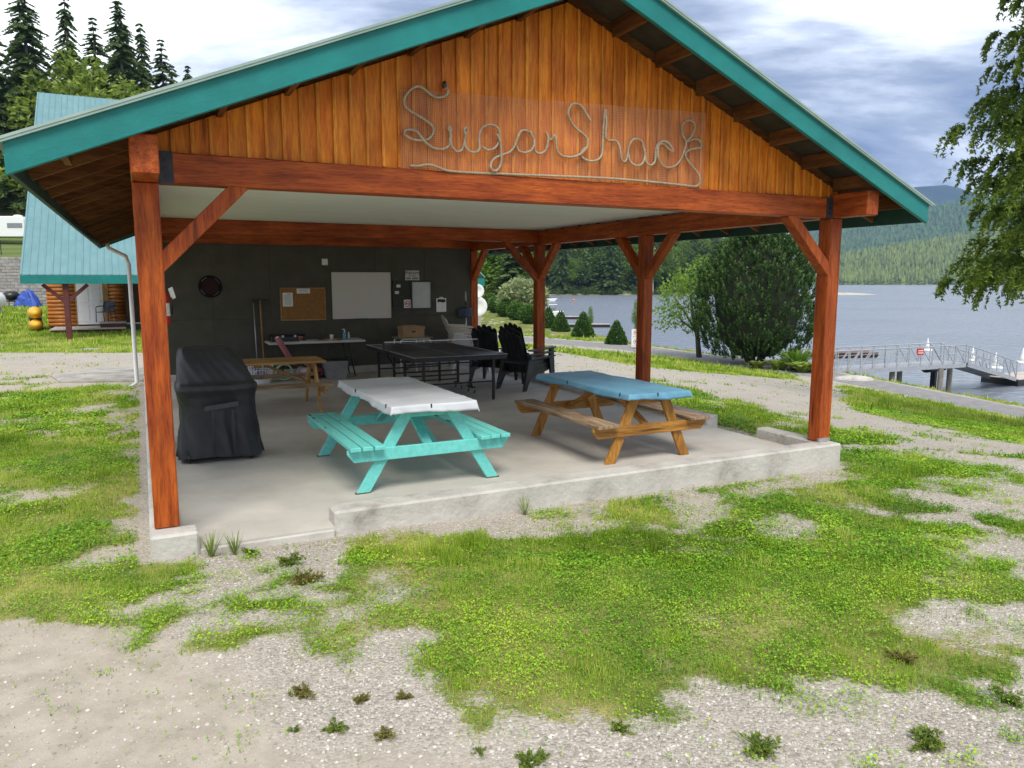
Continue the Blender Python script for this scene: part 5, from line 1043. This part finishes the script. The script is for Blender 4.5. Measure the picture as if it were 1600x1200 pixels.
gA, gB, gC = (14.6, 36.2, -2.36), (23.4, 39.4, -2.30), (28.3, 42.7, -3.5)
gangway('gangway', 'grey metal truss gangway running level out over the water', gA, gB, 1.5, .95, 12)
gangway('gangway', 'sloping grey gangway leading down to the floating dock', (23.5, 39.44, -2.30), gC, 1.4, .9, 7)
PILE = mat('old_piling', (.16, .14, .12), (.30, .27, .23), scale=3, rough=.95, stretch=(5, 5, .8))
for i, (x_, y_, lb) in enumerate(((19.2, 37.4, 'dark wooden piling, leftmost under the gangway'), (20.2, 38.6, 'pale wooden piling, second from the left under the gangway'), (22.0, 38.0, 'dark wooden piling, third from the left under the gangway'), (23.4, 39.6, 'pale wooden piling under the gangway bend'))):
    p_ = MB().tube([(0, 0, -1.9), (0, 0, 1.28)], .13, 12).build('piling', PILE); p_.location = (x_, y_, -3.75); tag(p_, lb, 'piling', 'pilings under the gangway')
flt = thing('bend_float', 'black pontoon tank below the gangway bend', 'float', (22.9, 40.2, -3.95), .6)
MB().tube([(-.9, 0, 1.3), (.9, 0, 1.3)], .28, 14).build('tank', BLACKP, flt); MB().box(-.12, .12, -.12, .12, -.4, 1.05).build('frame', BLACKM, flt)
def dock(name, label, x_, y_, ln, wd, rz, n, z_=-3.62, m=None):
    t = thing(name, label, 'dock', (x_, y_, z_), rz, 'floating docks')
    for i in range(n): MB().box(-ln / 2 + i * ln / n, -ln / 2 + (i + .95) * ln / n, -wd / 2, wd / 2, 0, .05).build('plank', m or DECKM, t)
    MB().box(-ln / 2 + .02, ln / 2 - .02, -wd / 2 + .02, wd / 2 - .02, -.55, -.002).build('float', BLACKP, t); return t
dock('floating_dock', 'dark edged floating dock at the foot of the sloping gangway', 33.3, 45.2, 11, 2.2, .42, 22)
dock('floating_dock', 'brown floating dock far behind the level gangway', 26.0, 58.6, 5.2, 1.6, .1, 12, m=mat('brown_dock', (.18, .09, .07), (.26, .13, .1), rough=.9))
dock('floating_dock', 'pale floating dock in the bay seen between two posts', 8.9, 119, 6, 2.2, 0, 8); dock('floating_dock', 'long thin dock nearer in the bay', 10.0, 97.6, 5.5, 1.3, 0, 8)
for i, (x_, y_, lb) in enumerate(((35.9, 64.3, 'white cone buoy farthest left and farthest out'), (34.6, 55.8, 'white cone buoy seen through the sloping rail'), (33.3, 51.1, 'white cone buoy nearest the floating dock'), (37.4, 54.4, 'white cone buoy at the right edge'))):
    t = thing('buoy', lb, 'buoy', (x_, y_, -4.05), 0, 'white mooring buoys'); MB().lathe([(.1, -.1), (.5, .02), (.52, .14), (.3, .2)], 16).build('float', WHITEP, t, smooth=True); MB().lathe([(.22, .2), (.15, .5), (.06, .9), (.02, 1.15)], 12).build('cone', WHITEP, t, smooth=True)
rs_ = thing('warning_sign', 'small red and white sign on the gangway rail', 'sign', (20.65, 37.60, -1.60), .35)
rs_.scale = (.75, 1, .75)
MB().box(-.30, .30, -.02, .02, -.22, .22).build('plate', RED, rs_); MB().box(-.24, .24, -.026, -.021, .05, .10).build('white_bar', PAPER, rs_); MB().box(-.24, .24, -.026, -.021, -.10, -.05).build('white_bar', PAPER, rs_)
def boat(label, x_, y_, ln, rz, canopy):
    t = thing('boat', label, 'boat', (x_, y_, -4.1), rz); MB().prism([(-ln / 2, .75), (ln / 2, .95), (ln * .38, .05), (-ln * .46, 0)], -1.0, 1.0).build('hull', WHITEP, t, bevel=.12)
    MB().box(-ln * .1, ln * .18, -.7, .7, .8, 1.35).build('windscreen', MATS['grey_glass'], t)
    if canopy: MB().box(-ln * .35, ln * .25, -.95, .95, 1.95, 2.05).build('canopy', WHITEP, t, bevel=.03); [MB().tube([(px_, py_, .8), (px_, py_, 1.96)], .03, 5).build('canopy_pole', STEEL, t) for px_ in (-ln * .3, ln * .2) for py_ in (-.8, .8)]
    return t
boat('white pontoon boat with flat canopy moored across the bay', 9.6, 225, 8, .2, True); boat('low white boat moored left in the bay', 6.8, 131, 4.4, 0, True)
ob = MB().lathe([(.05, -.2), (.4, 0), (.42, .3), (.2, .6)], 12).build('marker_buoy', mat('orange_plastic', (.7, .12, .02), (.8, .2, .04), rough=.5)); ob.location = (18.6, 226, -3.95); tag(ob, 'small orange marker buoy far out in the bay', 'buoy')
isl = MB().grid(lambda a, b_: (118 + a * 50, 322 + b_ * 16 + a * 14, -4.3 + 1.3 * math.sin(a * math.pi) ** .7 * math.sin(b_ * math.pi)), 24, 6).build('sandbar', mat('sand', (.42, .37, .29), (.55, .49, .39), scale=.3, rough=.9), smooth=True); struct(isl)

# signs, shrubs and trees by the path
sg2 = thing('path_sign', 'tall white sign panel with two red prohibition circles beside the path', 'sign', (8.0, 48.0, gz(8.0, 48.0)), -.1)
for x_ in (-.27, .27): MB().box(x_ - .03, x_ + .03, .012, .07, -.1, 1.30).build('sign_leg', STEEL, sg2)
for z_ in (.16, .74):
    pl = MB().box(-.30, .30, -.01, .01, z_, z_ + .56).build('panel', WHITEP, sg2)
    MB().tube([(.15 * math.cos(q * .2618), -.014, z_ + .33 + .15 * math.sin(q * .2618)) for q in range(25)], .018, 6).build('red_ring', RED, pl); MB().bar((-.1, -.014, z_ + .43), (.1, -.014, z_ + .23), .012, .03, up=(0, 1, 0)).build('slash', RED, pl); MB().box(-.07, .07, -.013, -.0102, z_ + .29, z_ + .37).build('pictogram', INK, pl)
    MB().box(-.22, .22, -.013, -.0102, z_ + .06, z_ + .09).build('print_line', MATS['grey_ink'], pl)
def shrub_mesh(n, s, seed, conical, flat=1.0):
    g_ = np.random.default_rng(seed); d = g_.normal(size=(n, 3)); d /= np.linalg.norm(d, axis=1)[:, None]; rr_ = g_.random(n) ** .25
    if conical:
        f = 1 - np.sqrt(g_.random(n)); a = g_.random(n) * 6.283; rad = (1 - f) ** .8 * .5 * (.8 + .35 * g_.random(n)) * np.where(f < .08, .85, 1)
        P = np.stack([np.cos(a) * rad, np.sin(a) * rad, f], 1); dd = np.stack([np.cos(a), np.sin(a), np.full(n, .6)], 1); vv = .15 + .55 * g_.random(n) + .15 * f
    else:
        bump_ = 1 + .22 * (vnoise(d[:, 0] * 4 + 9, d[:, 1] * 4 + d[:, 2] * 5, 1.0, seed) - .4)
        P = np.stack([d[:, 0] * .5 * rr_ * bump_, d[:, 1] * .5 * rr_ * bump_, .48 + d[:, 2] * .48 * rr_ * bump_], 1); dd = d.copy(); vv = .1 + .3 * rr_ + .25 * (d[:, 2] * .5 + .5) + .3 * g_.random(n)
    dd = dd + g_.normal(size=dd.shape) * .5; dd /= np.linalg.norm(dd, axis=1)[:, None]
    return tris(P, dd, s * (.6 + .8 * g_.random(n))), vv
SP = {}
def shrub(name, kind, label, x_, y_, h, wd, group):
    z_ = gz(x_, y_) - .05
    if kind in SP: return dup(SP[kind], (x_, y_, z_), random.uniform(0, 6), label, group, (wd, wd, h))
    t = thing(name, label, 'shrub', (x_, y_, z_), 0, group); t.scale = (wd, wd, h)
    T, v_ = shrub_mesh(3600, .075, 31 + len(SP), kind == 'cone'); crown_obj(T, v_, LM['pale'] if kind == 'pale' else LM['shrub'], t, 'foliage'); MB().tube([(0, 0, -.02), (0, 0, .3)], .03, 6).build('stem', BARK, t)
    SP[kind] = t; return t
LM['pale'] = leafmat('pale_shrub_leaves', (.10, .14, .05), (.24, .30, .12), (.48, .52, .30), .3)
for i, (x_, y_, h, lb) in enumerate(((7.27, 51.9, 1.75, 'clipped cone shrub closest to the path sign'), (5.74, 60.3, 2.1, 'clipped cone shrub second from the path sign'), (4.38, 67.3, 1.95, 'clipped cone shrub third from the path sign'), (3.56, 72.9, 2.1, 'clipped cone shrub just right of the third post'))): shrub('cone_shrub', 'cone', lb, x_, y_, h, h * .85, 'clipped cone shrubs on the lake bank')
for i, (x_, y_, h, lb) in enumerate(((1.85, 79.9, 2.2, 'round green shrub nearest the third post'), (.6, 88, 2.2, 'second round green shrub from the third post'), (-.74, 96, 2.3, 'third round green shrub from the third post'), (-2.13, 108, 2.5, 'fourth round green shrub from the third post'), (-3.53, 118, 2.8, 'round green shrub farthest along the row by the satellite dishes'))): shrub('round_shrub', 'round', lb, x_, y_, h, h * 1.1, 'round shrubs along the lawn')
shrub('flowering_shrub', 'pale', 'loose pale flowering shrub behind the round shrubs', 1.4, 98, 5.2, 6.5, None)
tree('broad2', (-3.2, 130, -2.6), 17, 'bright leafy tree left of the third post', 'trees at the head of the bay', wide=1.2); tree('fir1', (.2, 122, -2.6), 13, 'dark spreading conifer between the corner post and third post', 'trees at the head of the bay', wide=1.7)
tree('broad0', (3.2, 160, -2.8), 15, 'dark leafy tree behind the pale flowering shrub', 'trees at the head of the bay', wide=1.2); tree('broad0', (-8, 150, -2.6), 18, 'leafy tree behind the teal hut', 'trees at the head of the bay', wide=1.3); tree('lar', (-5, 170, -2.6), 20, 'yellow green larch behind the satellite dishes', 'trees at the head of the bay', wide=1.3)
for i, (x_, y_, h, wd, lb) in enumerate(((8.62, 51.6, 3.3, .42, 'slim leafy sapling right beside the path sign'), (7.4, 70.7, 3.2, .40, 'thin young sapling between the cone shrubs'))): tree('broad1', (x_, y_, gz(x_, y_)), h, lb, 'young saplings on the bank', wide=wd * 1.6)
hut = thing('boat_hut', 'small hut with light teal gable roof and teal trim beyond the corner post', 'hut', (-5.1, 75, -2.5), .1)
MB().box(-2.0, 2.0, 0, 4, 0, 4.0).build('wall', mat('hut_wall', (.3, .28, .25), (.36, .34, .3), rough=.8), hut); MB().prism([(-2.4, 4.75), (-2.4, 4.9), (0, 7.3), (2.4, 4.9), (2.4, 4.75), (0, 7.1)], -.4, 4.4).build('roof', CROOF, hut); MB().box(-2.35, 2.35, -.3, 4.3, 3.95, 4.72).build('trim', TEAL, hut)
dp_ = thing('satellite_dishes', 'two white satellite dishes on one pole beyond the corner post', 'satellite dish', (-1.95, 40.2, gz(-1.95, 40.2)))
MB().tube([(0, .1, -.2), (0, .1, 2.95)], .05, 8).build('pole', STEEL, dp_)
for z_, r_ in ((2.82, .36), (2.0, .52)):
    q = MB().lathe([(.02, .02), (r_ * .5, -.02), (r_, -.13), (r_ + .01, -.12), (r_ * .5, 0), (.02, .05)], 24, (.1, .0, z_), 'y').build('dish', WHITEP, dp_, smooth=True); MB().tube([(.1, -.1, z_ - r_), (.1, -.45, z_ - .1)], .015, 6).build('feed_arm', STEEL, q); MB().box(.05, .15, -.5, -.42, z_ - .14, z_ - .04).build('receiver', PAPER, q)

# big mound-shaped pine
mg = thing('mugo_pine', 'large dense egg shaped dark pine beside the right front post', 'tree', (12.8, 39.2, gz(12.8, 39.2)))
g_ = np.random.default_rng(5); n = 3300; a = g_.random(n) * 6.283; f = g_.random(n) ** .85; prof = np.interp(f, [0, .08, .25, .45, .65, .82, .94, 1], [.60, .82, .98, 1.0, .88, .62, .34, .06])
rad = 3.0 * prof * np.where(g_.random(n) < .72, .90 + .14 * g_.random(n), .45 + .5 * g_.random(n)) * (1 + .10 * np.sin(a * 7 + f * 9)); H_ = 7.5
P = np.stack([np.cos(a) * rad, np.sin(a) * rad, .35 + f * (H_ - .7)], 1); up = np.stack([np.cos(a) * .42, np.sin(a) * .42, np.full(n, 1.0)], 1) + g_.normal(size=(n, 3)) * .11; up /= np.linalg.norm(up, axis=1)[:, None]
ln = .28 + .30 * g_.random(n); T = []; vv = []; tone = g_.random(n) * .30 - .02
for k in range(22):
    q = k / 22; c = P + up * (ln * q)[:, None]; r_ = g_.normal(size=(n, 3)); sdv = np.cross(up, r_); sdv /= np.linalg.norm(sdv, axis=1)[:, None]; d = sdv * .85 + up * .55; d /= np.linalg.norm(d, axis=1)[:, None]
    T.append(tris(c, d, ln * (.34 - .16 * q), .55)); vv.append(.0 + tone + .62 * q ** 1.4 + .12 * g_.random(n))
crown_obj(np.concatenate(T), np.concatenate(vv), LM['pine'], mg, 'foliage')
for k in range(9): aa = k * .7; MB().tube([(.25 * math.cos(aa), .25 * math.sin(aa), -.1), (1.0 * math.cos(aa), 1.0 * math.sin(aa), 1.6), (1.7 * math.cos(aa), 1.7 * math.sin(aa), 4.0)], [.12, .08, .02], 6).build('stem', BARK, mg, smooth=True)
inner = MB().lathe([(1.0, .5), (1.9, 1.4), (2.15, 3.2), (1.8, 5.0), (.9, 6.4), (.1, 6.9)], 16).build('inner_branches', mat('dark_twigs', (.012, .016, .008), (.02, .026, .012), rough=1), mg)
sd2 = thing('small_tree', 'light green leafy tree leaning out left of the big pine', 'tree', (10.75, 42.6, gz(10.75, 42.6)))
T, v_ = broad_mesh([(-1.2, 0, 3.5, 1.3, 1.2), (-.3, .2, 4.6, 1.3, 1.1), (-1.9, -.2, 2.4, .9, .8), (-.5, -.2, 2.3, 1.0, .9)], 120, .15, 77); crown_obj(T, v_, LM['bright'], sd2)
MB().tube([(0, 0, -.1), (-.15, 0, 1.2), (-.5, 0, 2.6), (-.7, 0, 4.2)], [.17, .13, .09, .03], 9).build('trunk', BARK, sd2, smooth=True)
for q in ((-1.6, 0, 2.7), (.4, .1, 3.3), (-1.7, -.2, 3.6)): MB().tube([(-.25, 0, 1.5), (q[0] * .6, q[1], q[2] * .75), q], [.08, .05, .015], 6).build('limb', BARK, sd2, smooth=True)
def strappy(name, label, x_, y_, h, r_, n, wd, mt, curl, group=None, cat='plant'):
    t = thing(name, label, cat, (x_, y_, gz(x_, y_)), 0, group); g2 = np.random.default_rng(int(abs(x_ * 100 + y_ * 10)) + n)
    V = []; F = []; va = []
    for i in range(n):
        a = g2.random() * 6.283; L_ = h * (.6 + .5 * g2.random()); sp = r_ * (.4 + .7 * g2.random()); b0 = np.array([math.cos(a), math.sin(a), 0]) * r_ * .25 * g2.random(); sv = np.array([-math.sin(a), math.cos(a), 0]); base_ = len(V); tn = g2.random()
        for k in range(5):
            q = k / 4; c = b0 + np.array([math.cos(a), math.sin(a), 0]) * sp * q ** 1.2 + np.array([0, 0, L_ * (q - curl * q * q)]); w_ = wd * (math.sin(math.pi * min(.95, q * .8 + .15))); V += [c - sv * w_ / 2, c + sv * w_ / 2]; va += [.2 + .4 * tn + .3 * q] * 2
        F += [(base_ + 2 * k, base_ + 2 * k + 1, base_ + 2 * k + 3, base_ + 2 * k + 2) for k in range(4)]
    fast('leaves', np.array(V), np.array(F), mt, {'var': np.array(va)}, t)
    MB().lathe([(r_ * .12, -.03), (r_ * .10, .02), (r_ * .02, .05)], 8).build('crown_base', BARK, t); return t
strappy('day_lily', 'tall bright grassy clump in front of the big pine', 14.0, 36.6, 1.6, 1.0, 110, .09, LM['bright'], .35)
for i, (x_, y_, lb) in enumerate(((13.2, 36.6, 'pale leafy hosta left of the grassy clump'), (14.6, 35.9, 'pale leafy hosta right of the grassy clump'), (13.9, 35.5, 'pale leafy hosta in front of the grassy clump'), (12.3, 37.2, 'small pale hosta under the big pine'))): strappy('hosta', lb, x_, y_, .95 if i < 3 else .7, .75 if i < 3 else .55, 130, .15, LM['pale2'] if 'pale2' in LM else LM.setdefault('pale2', leafmat('hosta_leaves', (.13, .20, .03), (.28, .38, .07), (.50, .58, .18), .3)), .5, 'hostas by the big pine')
rk_ = MB().lathe([(.1, -.1), (.9, 0), (.8, .12), (.4, .2), (.05, .22)], 9).build('flat_rock', CURB); rk_.location = (15.2, 32.9, gz(15.2, 32.9)); rk_.scale = (1, .6, 1); tag(rk_, 'flat pale stone at the near edge of the path', 'rock')
# cedar whose branches hang in from the right
cd = thing('cedar_tree', 'tall cedar with drooping fan sprays reaching in from the right edge', 'tree', (12.1, 15.0, gz(12.1, 15.0)))
g_ = np.random.default_rng(9); T = []; vv = []; Hc = 17.0; zb_ = -gz(12.1, 15.0)
NB = 230
for i in range(NB):
    f = (i + g_.random()) / NB; z0 = zb_ + 2.35 + f * (Hc - 4); Rr = (2.95 * (1 - f) ** .62 + .25) * (.74 + .40 * g_.random()); aa = i * 2.4 + g_.random() * .6
    dv = np.array([math.cos(aa), math.sin(aa), 0]); sv = np.array([-math.sin(aa), math.cos(aa), 0])
    if i % 2 == 0: MB().tube([tuple(dv * Rr * q + np.array([0, 0, z0 - .30 * Rr * q + .16 * Rr * q * q])) for q in (0, .35, .6, .8)], [.045 * (1 - f) + .012, .03 * (1 - f) + .008, .010, .003], 5).build('limb', BARK, cd)
    for j in range(int(9 + 9 * Rr)):          # drooping branchlets, each a string of small fans
        q0 = .15 + .85 * g_.random() ** .8; sg_ = 1 if g_.random() > .5 else -1; L_ = (.45 + .65 * g_.random()) * (1.1 - .35 * q0); tone = .12 + .42 * g_.random()
        st_ = dv * Rr * q0 + np.array([0, 0, z0 - .30 * Rr * q0 + .16 * Rr * q0 * q0]); out = dv * (.55 + .4 * g_.random()) + sv * sg_ * (.9 * g_.random() + .15); m_ = 24
        s_ = np.linspace(.05, 1, m_); c = st_[None] + out[None] * (L_ * .50 * np.sin(s_ * 1.4))[:, None]; c[:, 2] -= L_ * .70 * s_ ** 1.5 + .03 * g_.random(m_); c = c + g_.normal(size=(m_, 3)) * .022
        for k in range(5):
            d = out[None] * (.30 + .4 * g_.random((m_, 1))) + g_.normal(size=(m_, 3)) * .75 + np.array([[0, 0, -.45]]); d /= np.linalg.norm(d, axis=1)[:, None]
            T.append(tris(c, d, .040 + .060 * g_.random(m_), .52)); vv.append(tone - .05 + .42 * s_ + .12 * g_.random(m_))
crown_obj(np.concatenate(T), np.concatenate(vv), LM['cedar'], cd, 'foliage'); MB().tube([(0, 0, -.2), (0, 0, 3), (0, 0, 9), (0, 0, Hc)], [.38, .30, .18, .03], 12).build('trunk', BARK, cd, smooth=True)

# weeds in the gravel, each one its own plant
WEEDS = [(-1.01, 3.38, .07, 'reddish green weed, upper left of the pair low on the gravel'), (-.79, 3.09, .064, 'dark bushy weed below the reddish one on the gravel'), (-.56, 3.04, .052, 'weed with dark stems right of the bushy weed at the bottom'), (-.14, 2.92, .045, 'small dark weed at the bottom left of centre'), (-.72, 3.32, .051, 'small red leaved weed beside the lawn edge'), (.08, 2.84, .083, 'large dark weed at the bottom centre edge'), (-.97, 3.08, .037, 'tiny weed left of the bushy weed'), (-1.59, 4.35, .067, 'yellowish weed on gravel below the left post'), (-1.94, 5.30, .064, 'small leafy weed at the shelter threshold'), (-1.57, 5.08, .113, 'broad dark rosette weed in front of the threshold'), (-1.37, 4.73, .122, 'flat reddish weed spreading below the broad rosette'), (-1.14, 5.32, .073, 'green weed near the end of the long curb'), (-.52, 3.34, .052, 'pale weed at the lawn tip'), (1.07, 2.96, .091, 'round green weed clump at the bottom right of centre'), (.49, 3.09, .058, 'green weed just below the lawn edge'), (2.39, 3.37, .087, 'dark weed near the right edge'), (2.08, 3.74, .08, 'brown tinted weed right of the lawn'), (1.80, 3.00, .103, 'leafy weed patch at the lower right')]
WM = [leafmat('weed_green', (.05, .085, .016), (.15, .22, .035), (.32, .38, .08), .35), leafmat('weed_red', (.12, .045, .028), (.19, .17, .045), (.32, .33, .08), .35)]
for i, (x_, y_, r_, lb) in enumerate(WEEDS):
    t = thing('weed', lb, 'weed', (x_, y_, gz(x_, y_) - .004), 0, 'weeds growing in the gravel'); g2 = np.random.default_rng(300 + i); r_ *= .85; n = int(260 + 420 * g2.random())
    st_n = int(9 + 18 * g2.random()); sa_ = g2.random(st_n) * 6.283; sl_ = r_ * (.35 + .85 * g2.random(st_n)); se = .25 + .75 * g2.random(st_n); j = g2.integers(0, st_n, n); q = g2.random(n) ** .7
    P = np.stack([np.cos(sa_[j]) * sl_[j] * q, np.sin(sa_[j]) * sl_[j] * q, r_ * .85 * se[j] * np.sin(q * 1.9) * .75], 1) + g2.normal(size=(n, 3)) * r_ * .07; P[:, 2] = np.abs(P[:, 2])
    D = np.stack([np.cos(sa_[j]), np.sin(sa_[j]), .5 * se[j] - .2 * q], 1) + g2.normal(size=(n, 3)) * .65; D /= np.linalg.norm(D, axis=1)[:, None]
    crown_obj(tris(P, D, r_ * (.12 + .22 * g2.random(n)), .75), .1 + .5 * q + .3 * g2.random(n), WM[i in (0, 2, 4, 10, 12, 16)], t, 'leaves')
    for k in range(6): MB().tube([(0, 0, 0), (math.cos(sa_[k]) * sl_[k] * .8, math.sin(sa_[k]) * sl_[k] * .8, r_ * .5 * se[k])], r_ * .02, 4).build('stem', WM[1], t)
for i, (u, v, n_, lb) in enumerate(((.36, -.24, 34, 'tall grass tuft at the left curb stub'), (.52, -.24, 20, 'thin grass tuft beside the taller one at the threshold'), (2.9, -.28, 14, 'wispy grass tuft against the middle of the long curb'))): strappy('grass_tuft', lb, W(u, v)[0], W(u, v)[1], .20, .09, n_, .007, LM['larch'], .15, 'grass tufts along the curb', 'grass tuft')

# ------------------------------------------------------------------ far bank, hills and air
fx = np.linspace(-160, 170, 80); fy = np.linspace(0, 260, 30); FX, FY0 = np.meshgrid(fx, fy); FY = 322 + FY0 + np.where(FX > 95, (FX - 95) ** 1.3, 0)
FZ = -4.6 + np.interp(FY0, [0, 6, 14, 60, 260], [0, .9, 1.8, 12, 46]); I = np.arange(FX.size).reshape(FX.shape); FF = np.stack([I[:-1, :-1], I[:-1, 1:], I[1:, 1:], I[1:, :-1]], -1).reshape(-1, 4)
struct(fast('far_bank', np.stack([FX.ravel(), FY.ravel(), FZ.ravel()], 1), FF, mat('bank_soil', (.12, .16, .05), (.34, .30, .20), scale=.08, rough=1), smooth=True))
def fbz(dy): return float(np.interp(dy, [0, 6, 14, 60, 260], [-4.6, -3.7, -2.8, 7.4, 41]))
def mixed_wood():
    pts = []; 
    for i in range(380): dy = 10 + 130 * random.random() ** 1.2; x_ = random.uniform(-60, 125); pts.append((x_, 322 + dy + (max(0, x_ - 95)) ** 1.3, fbz(dy) - .4))
    return np.array(pts)
pw = mixed_wood(); wood_mass('far_wood', 'mixed dark wood filling the far bank behind its front trees', pw, rng.uniform(16, 28, len(pw)), [TC[1], TB[0], TC[0], TB[1], TC[1]], 8)
kinds = ['broad0', 'fir1', 'broad1', 'fir0', 'broad0', 'broad1', 'lar', 'fir2']
side_ = ['leafy tree', 'spreading fir', 'pale trunked birch', 'dark fir', 'round leafy tree', 'slim birch', 'yellow green larch', 'narrow fir']
k = 0
for i in range(34):
    x_ = -38 + i * 4.3 + random.uniform(-1, 1); dy = random.uniform(7, 24); kd = kinds[(i * 5 + i // 8) % 8]; nm = side_[(i * 5 + i // 8) % 8]
    h = random.uniform(18, 29) * (.9 if kd[:3] == 'bro' else 1.1)
    tree(kd, (x_, 322 + dy + max(0, x_ - 95) ** 1.3, fbz(dy) - .3), h, '%s on the far shore of the bay, number %s from the left' % (nm, ['one', 'two', 'three', 'four', 'five', 'six', 'seven', 'eight', 'nine', 'ten', 'eleven', 'twelve', 'thirteen', 'fourteen', 'fifteen', 'sixteen', 'seventeen', 'eighteen', 'nineteen', 'twenty', 'twenty one', 'twenty two', 'twenty three', 'twenty four', 'twenty five', 'twenty six', 'twenty seven', 'twenty eight', 'twenty nine', 'thirty', 'thirty one', 'thirty two', 'thirty three', 'thirty four'][i]), 'trees along the far shore', wide=1.25)
n = 260; x_ = rng.uniform(-60, 120, n); dy = rng.uniform(3, 10, n); zz = np.interp(dy, [0, 6, 14], [-4.6, -3.7, -2.8])
wood_mass('shore_bushes', 'low bright bushes along the far waterline', np.stack([x_, 322 + dy + np.maximum(0, x_ - 95) ** 1.3, zz - .8], 1), rng.uniform(2.0, 5.0, n), [(TB[0][0][::4], TB[0][1][::4]), (TB[1][0][::4], TB[1][1][::4])], 12, 1.9)
def range_hill(name, prof, y0, y1, matr, nx_, rough_):
    xs = np.linspace(prof[0][0], prof[-1][0], nx_); ys = np.linspace(0, 1, 26); XX, QQ = np.meshgrid(xs, ys); hh = np.interp(XX, [p_[0] for p_ in prof], [p_[1] for p_ in prof])
    ZZ = -5 + (hh + 5) * (QQ ** .85) + (fbm(XX, QQ * (y1 - y0), rough_ * 6, 3) - .5) * rough_ * np.minimum(1, QQ * 6); YY = y0 + (y1 - y0) * QQ
    I = np.arange(XX.size).reshape(XX.shape); FF = np.stack([I[:-1, :-1], I[:-1, 1:], I[1:, 1:], I[1:, :-1]], -1).reshape(-1, 4)
    struct(fast(name, np.stack([XX.ravel(), YY.ravel(), ZZ.ravel()], 1), FF, matr, smooth=True)); return xs, XX, YY, ZZ
def hill_trees(name, label, grid_, n, h0, h1, matn, seed):
    xs, XX, YY, ZZ = grid_; g2 = np.random.default_rng(seed); i = g2.integers(0, XX.shape[0] - 1, n); j = g2.integers(0, XX.shape[1] - 1, n); a, b2 = g2.random(n), g2.random(n)
    def bl(A): return (A[i, j] * (1 - a) + A[i + 1, j] * a) * (1 - b2) + (A[i, j + 1] * (1 - a) + A[i + 1, j + 1] * a) * b2
    forest(name, label, np.stack([bl(XX), bl(YY), bl(ZZ) - 1], 1), g2.uniform(h0, h1, n), matn, seed, sides=5, wide=.2, tiers=2, rag=.5)
leafmat_far = mat('yellow_green_forest', (.06, .09, .025), (.22, .26, .065), scale=.004, rough=.95, attr='var', lo=.15, hi=.85, c3=(.12, .16, .042))  # yellow-green foliage of the near hill, tone varied per tree
mat('far_forest', (.03, .065, .025), (.12, .19, .06), scale=.003, rough=.95, attr='var', lo=.15, hi=.85)
h1_ = range_hill('near_hill', [(420, 6), (560, 22), (820 * .79, 47), (963 * .79, 64), (1121 * .79, 82), (1279 * .79, 103), (1500, 150), (2200, 230)], 1280, 1560, mat('hill_soil', (.06, .08, .025), (.12, .13, .05), scale=.02, rough=1), 90, 5)
hill_trees('hill_forest', 'pale green forest covering the near hillside across the lake', h1_, 15000, 11, 19, 'yellow_green_forest', 4)
h2_ = range_hill('far_hill', [(700, 95), (1148 * .765, 128), (1460 * .765, 172), (1713 * .765, 220), (1993 * .765, 270), (2273 * .765, 308), (3200, 380), (4200, 420)], 1700, 2600, MATS['hill_soil'], 90, 10)
hill_trees('far_hill_forest', 'blue green forest on the higher hill behind', h2_, 16000, 16, 28, 'far_forest', 6)
s_ = 4000 / 8000
h3_ = range_hill('mountain', [(1300, 200), (3500 * s_, 720 * s_), (3882 * s_, 905 * s_), (4212 * s_, 972 * s_), (4543 * s_, 1010 * s_), (4715 * s_, 955 * s_), (5090 * s_, 862 * s_), (5363 * s_, 810 * s_), (3600, 420)], 2900, 4000, mat('mountain_forest', (.02, .035, .03), (.05, .07, .05), scale=.004, rough=1), 70, 25)
hzb = MB().box(-1200, 4300, -300, 4400, -9, 530).build('haze', None); tag(hzb, 'thin bluish haze filling the air over the lake', 'haze', kind='stuff')
m = bpy.data.materials.new('haze_air'); m.use_nodes = True; m.node_tree.nodes.clear(); o_ = m.node_tree.nodes.new('ShaderNodeOutputMaterial'); vn = m.node_tree.nodes.new('ShaderNodeVolumePrincipled')
vn.inputs['Color'].default_value = (.36, .60, 1.0, 1); vn.inputs['Density'].default_value = .00012; vn.inputs['Anisotropy'].default_value = .2; m.node_tree.links.new(vn.outputs[0], o_.inputs['Volume']); hzb.data.materials.append(m)
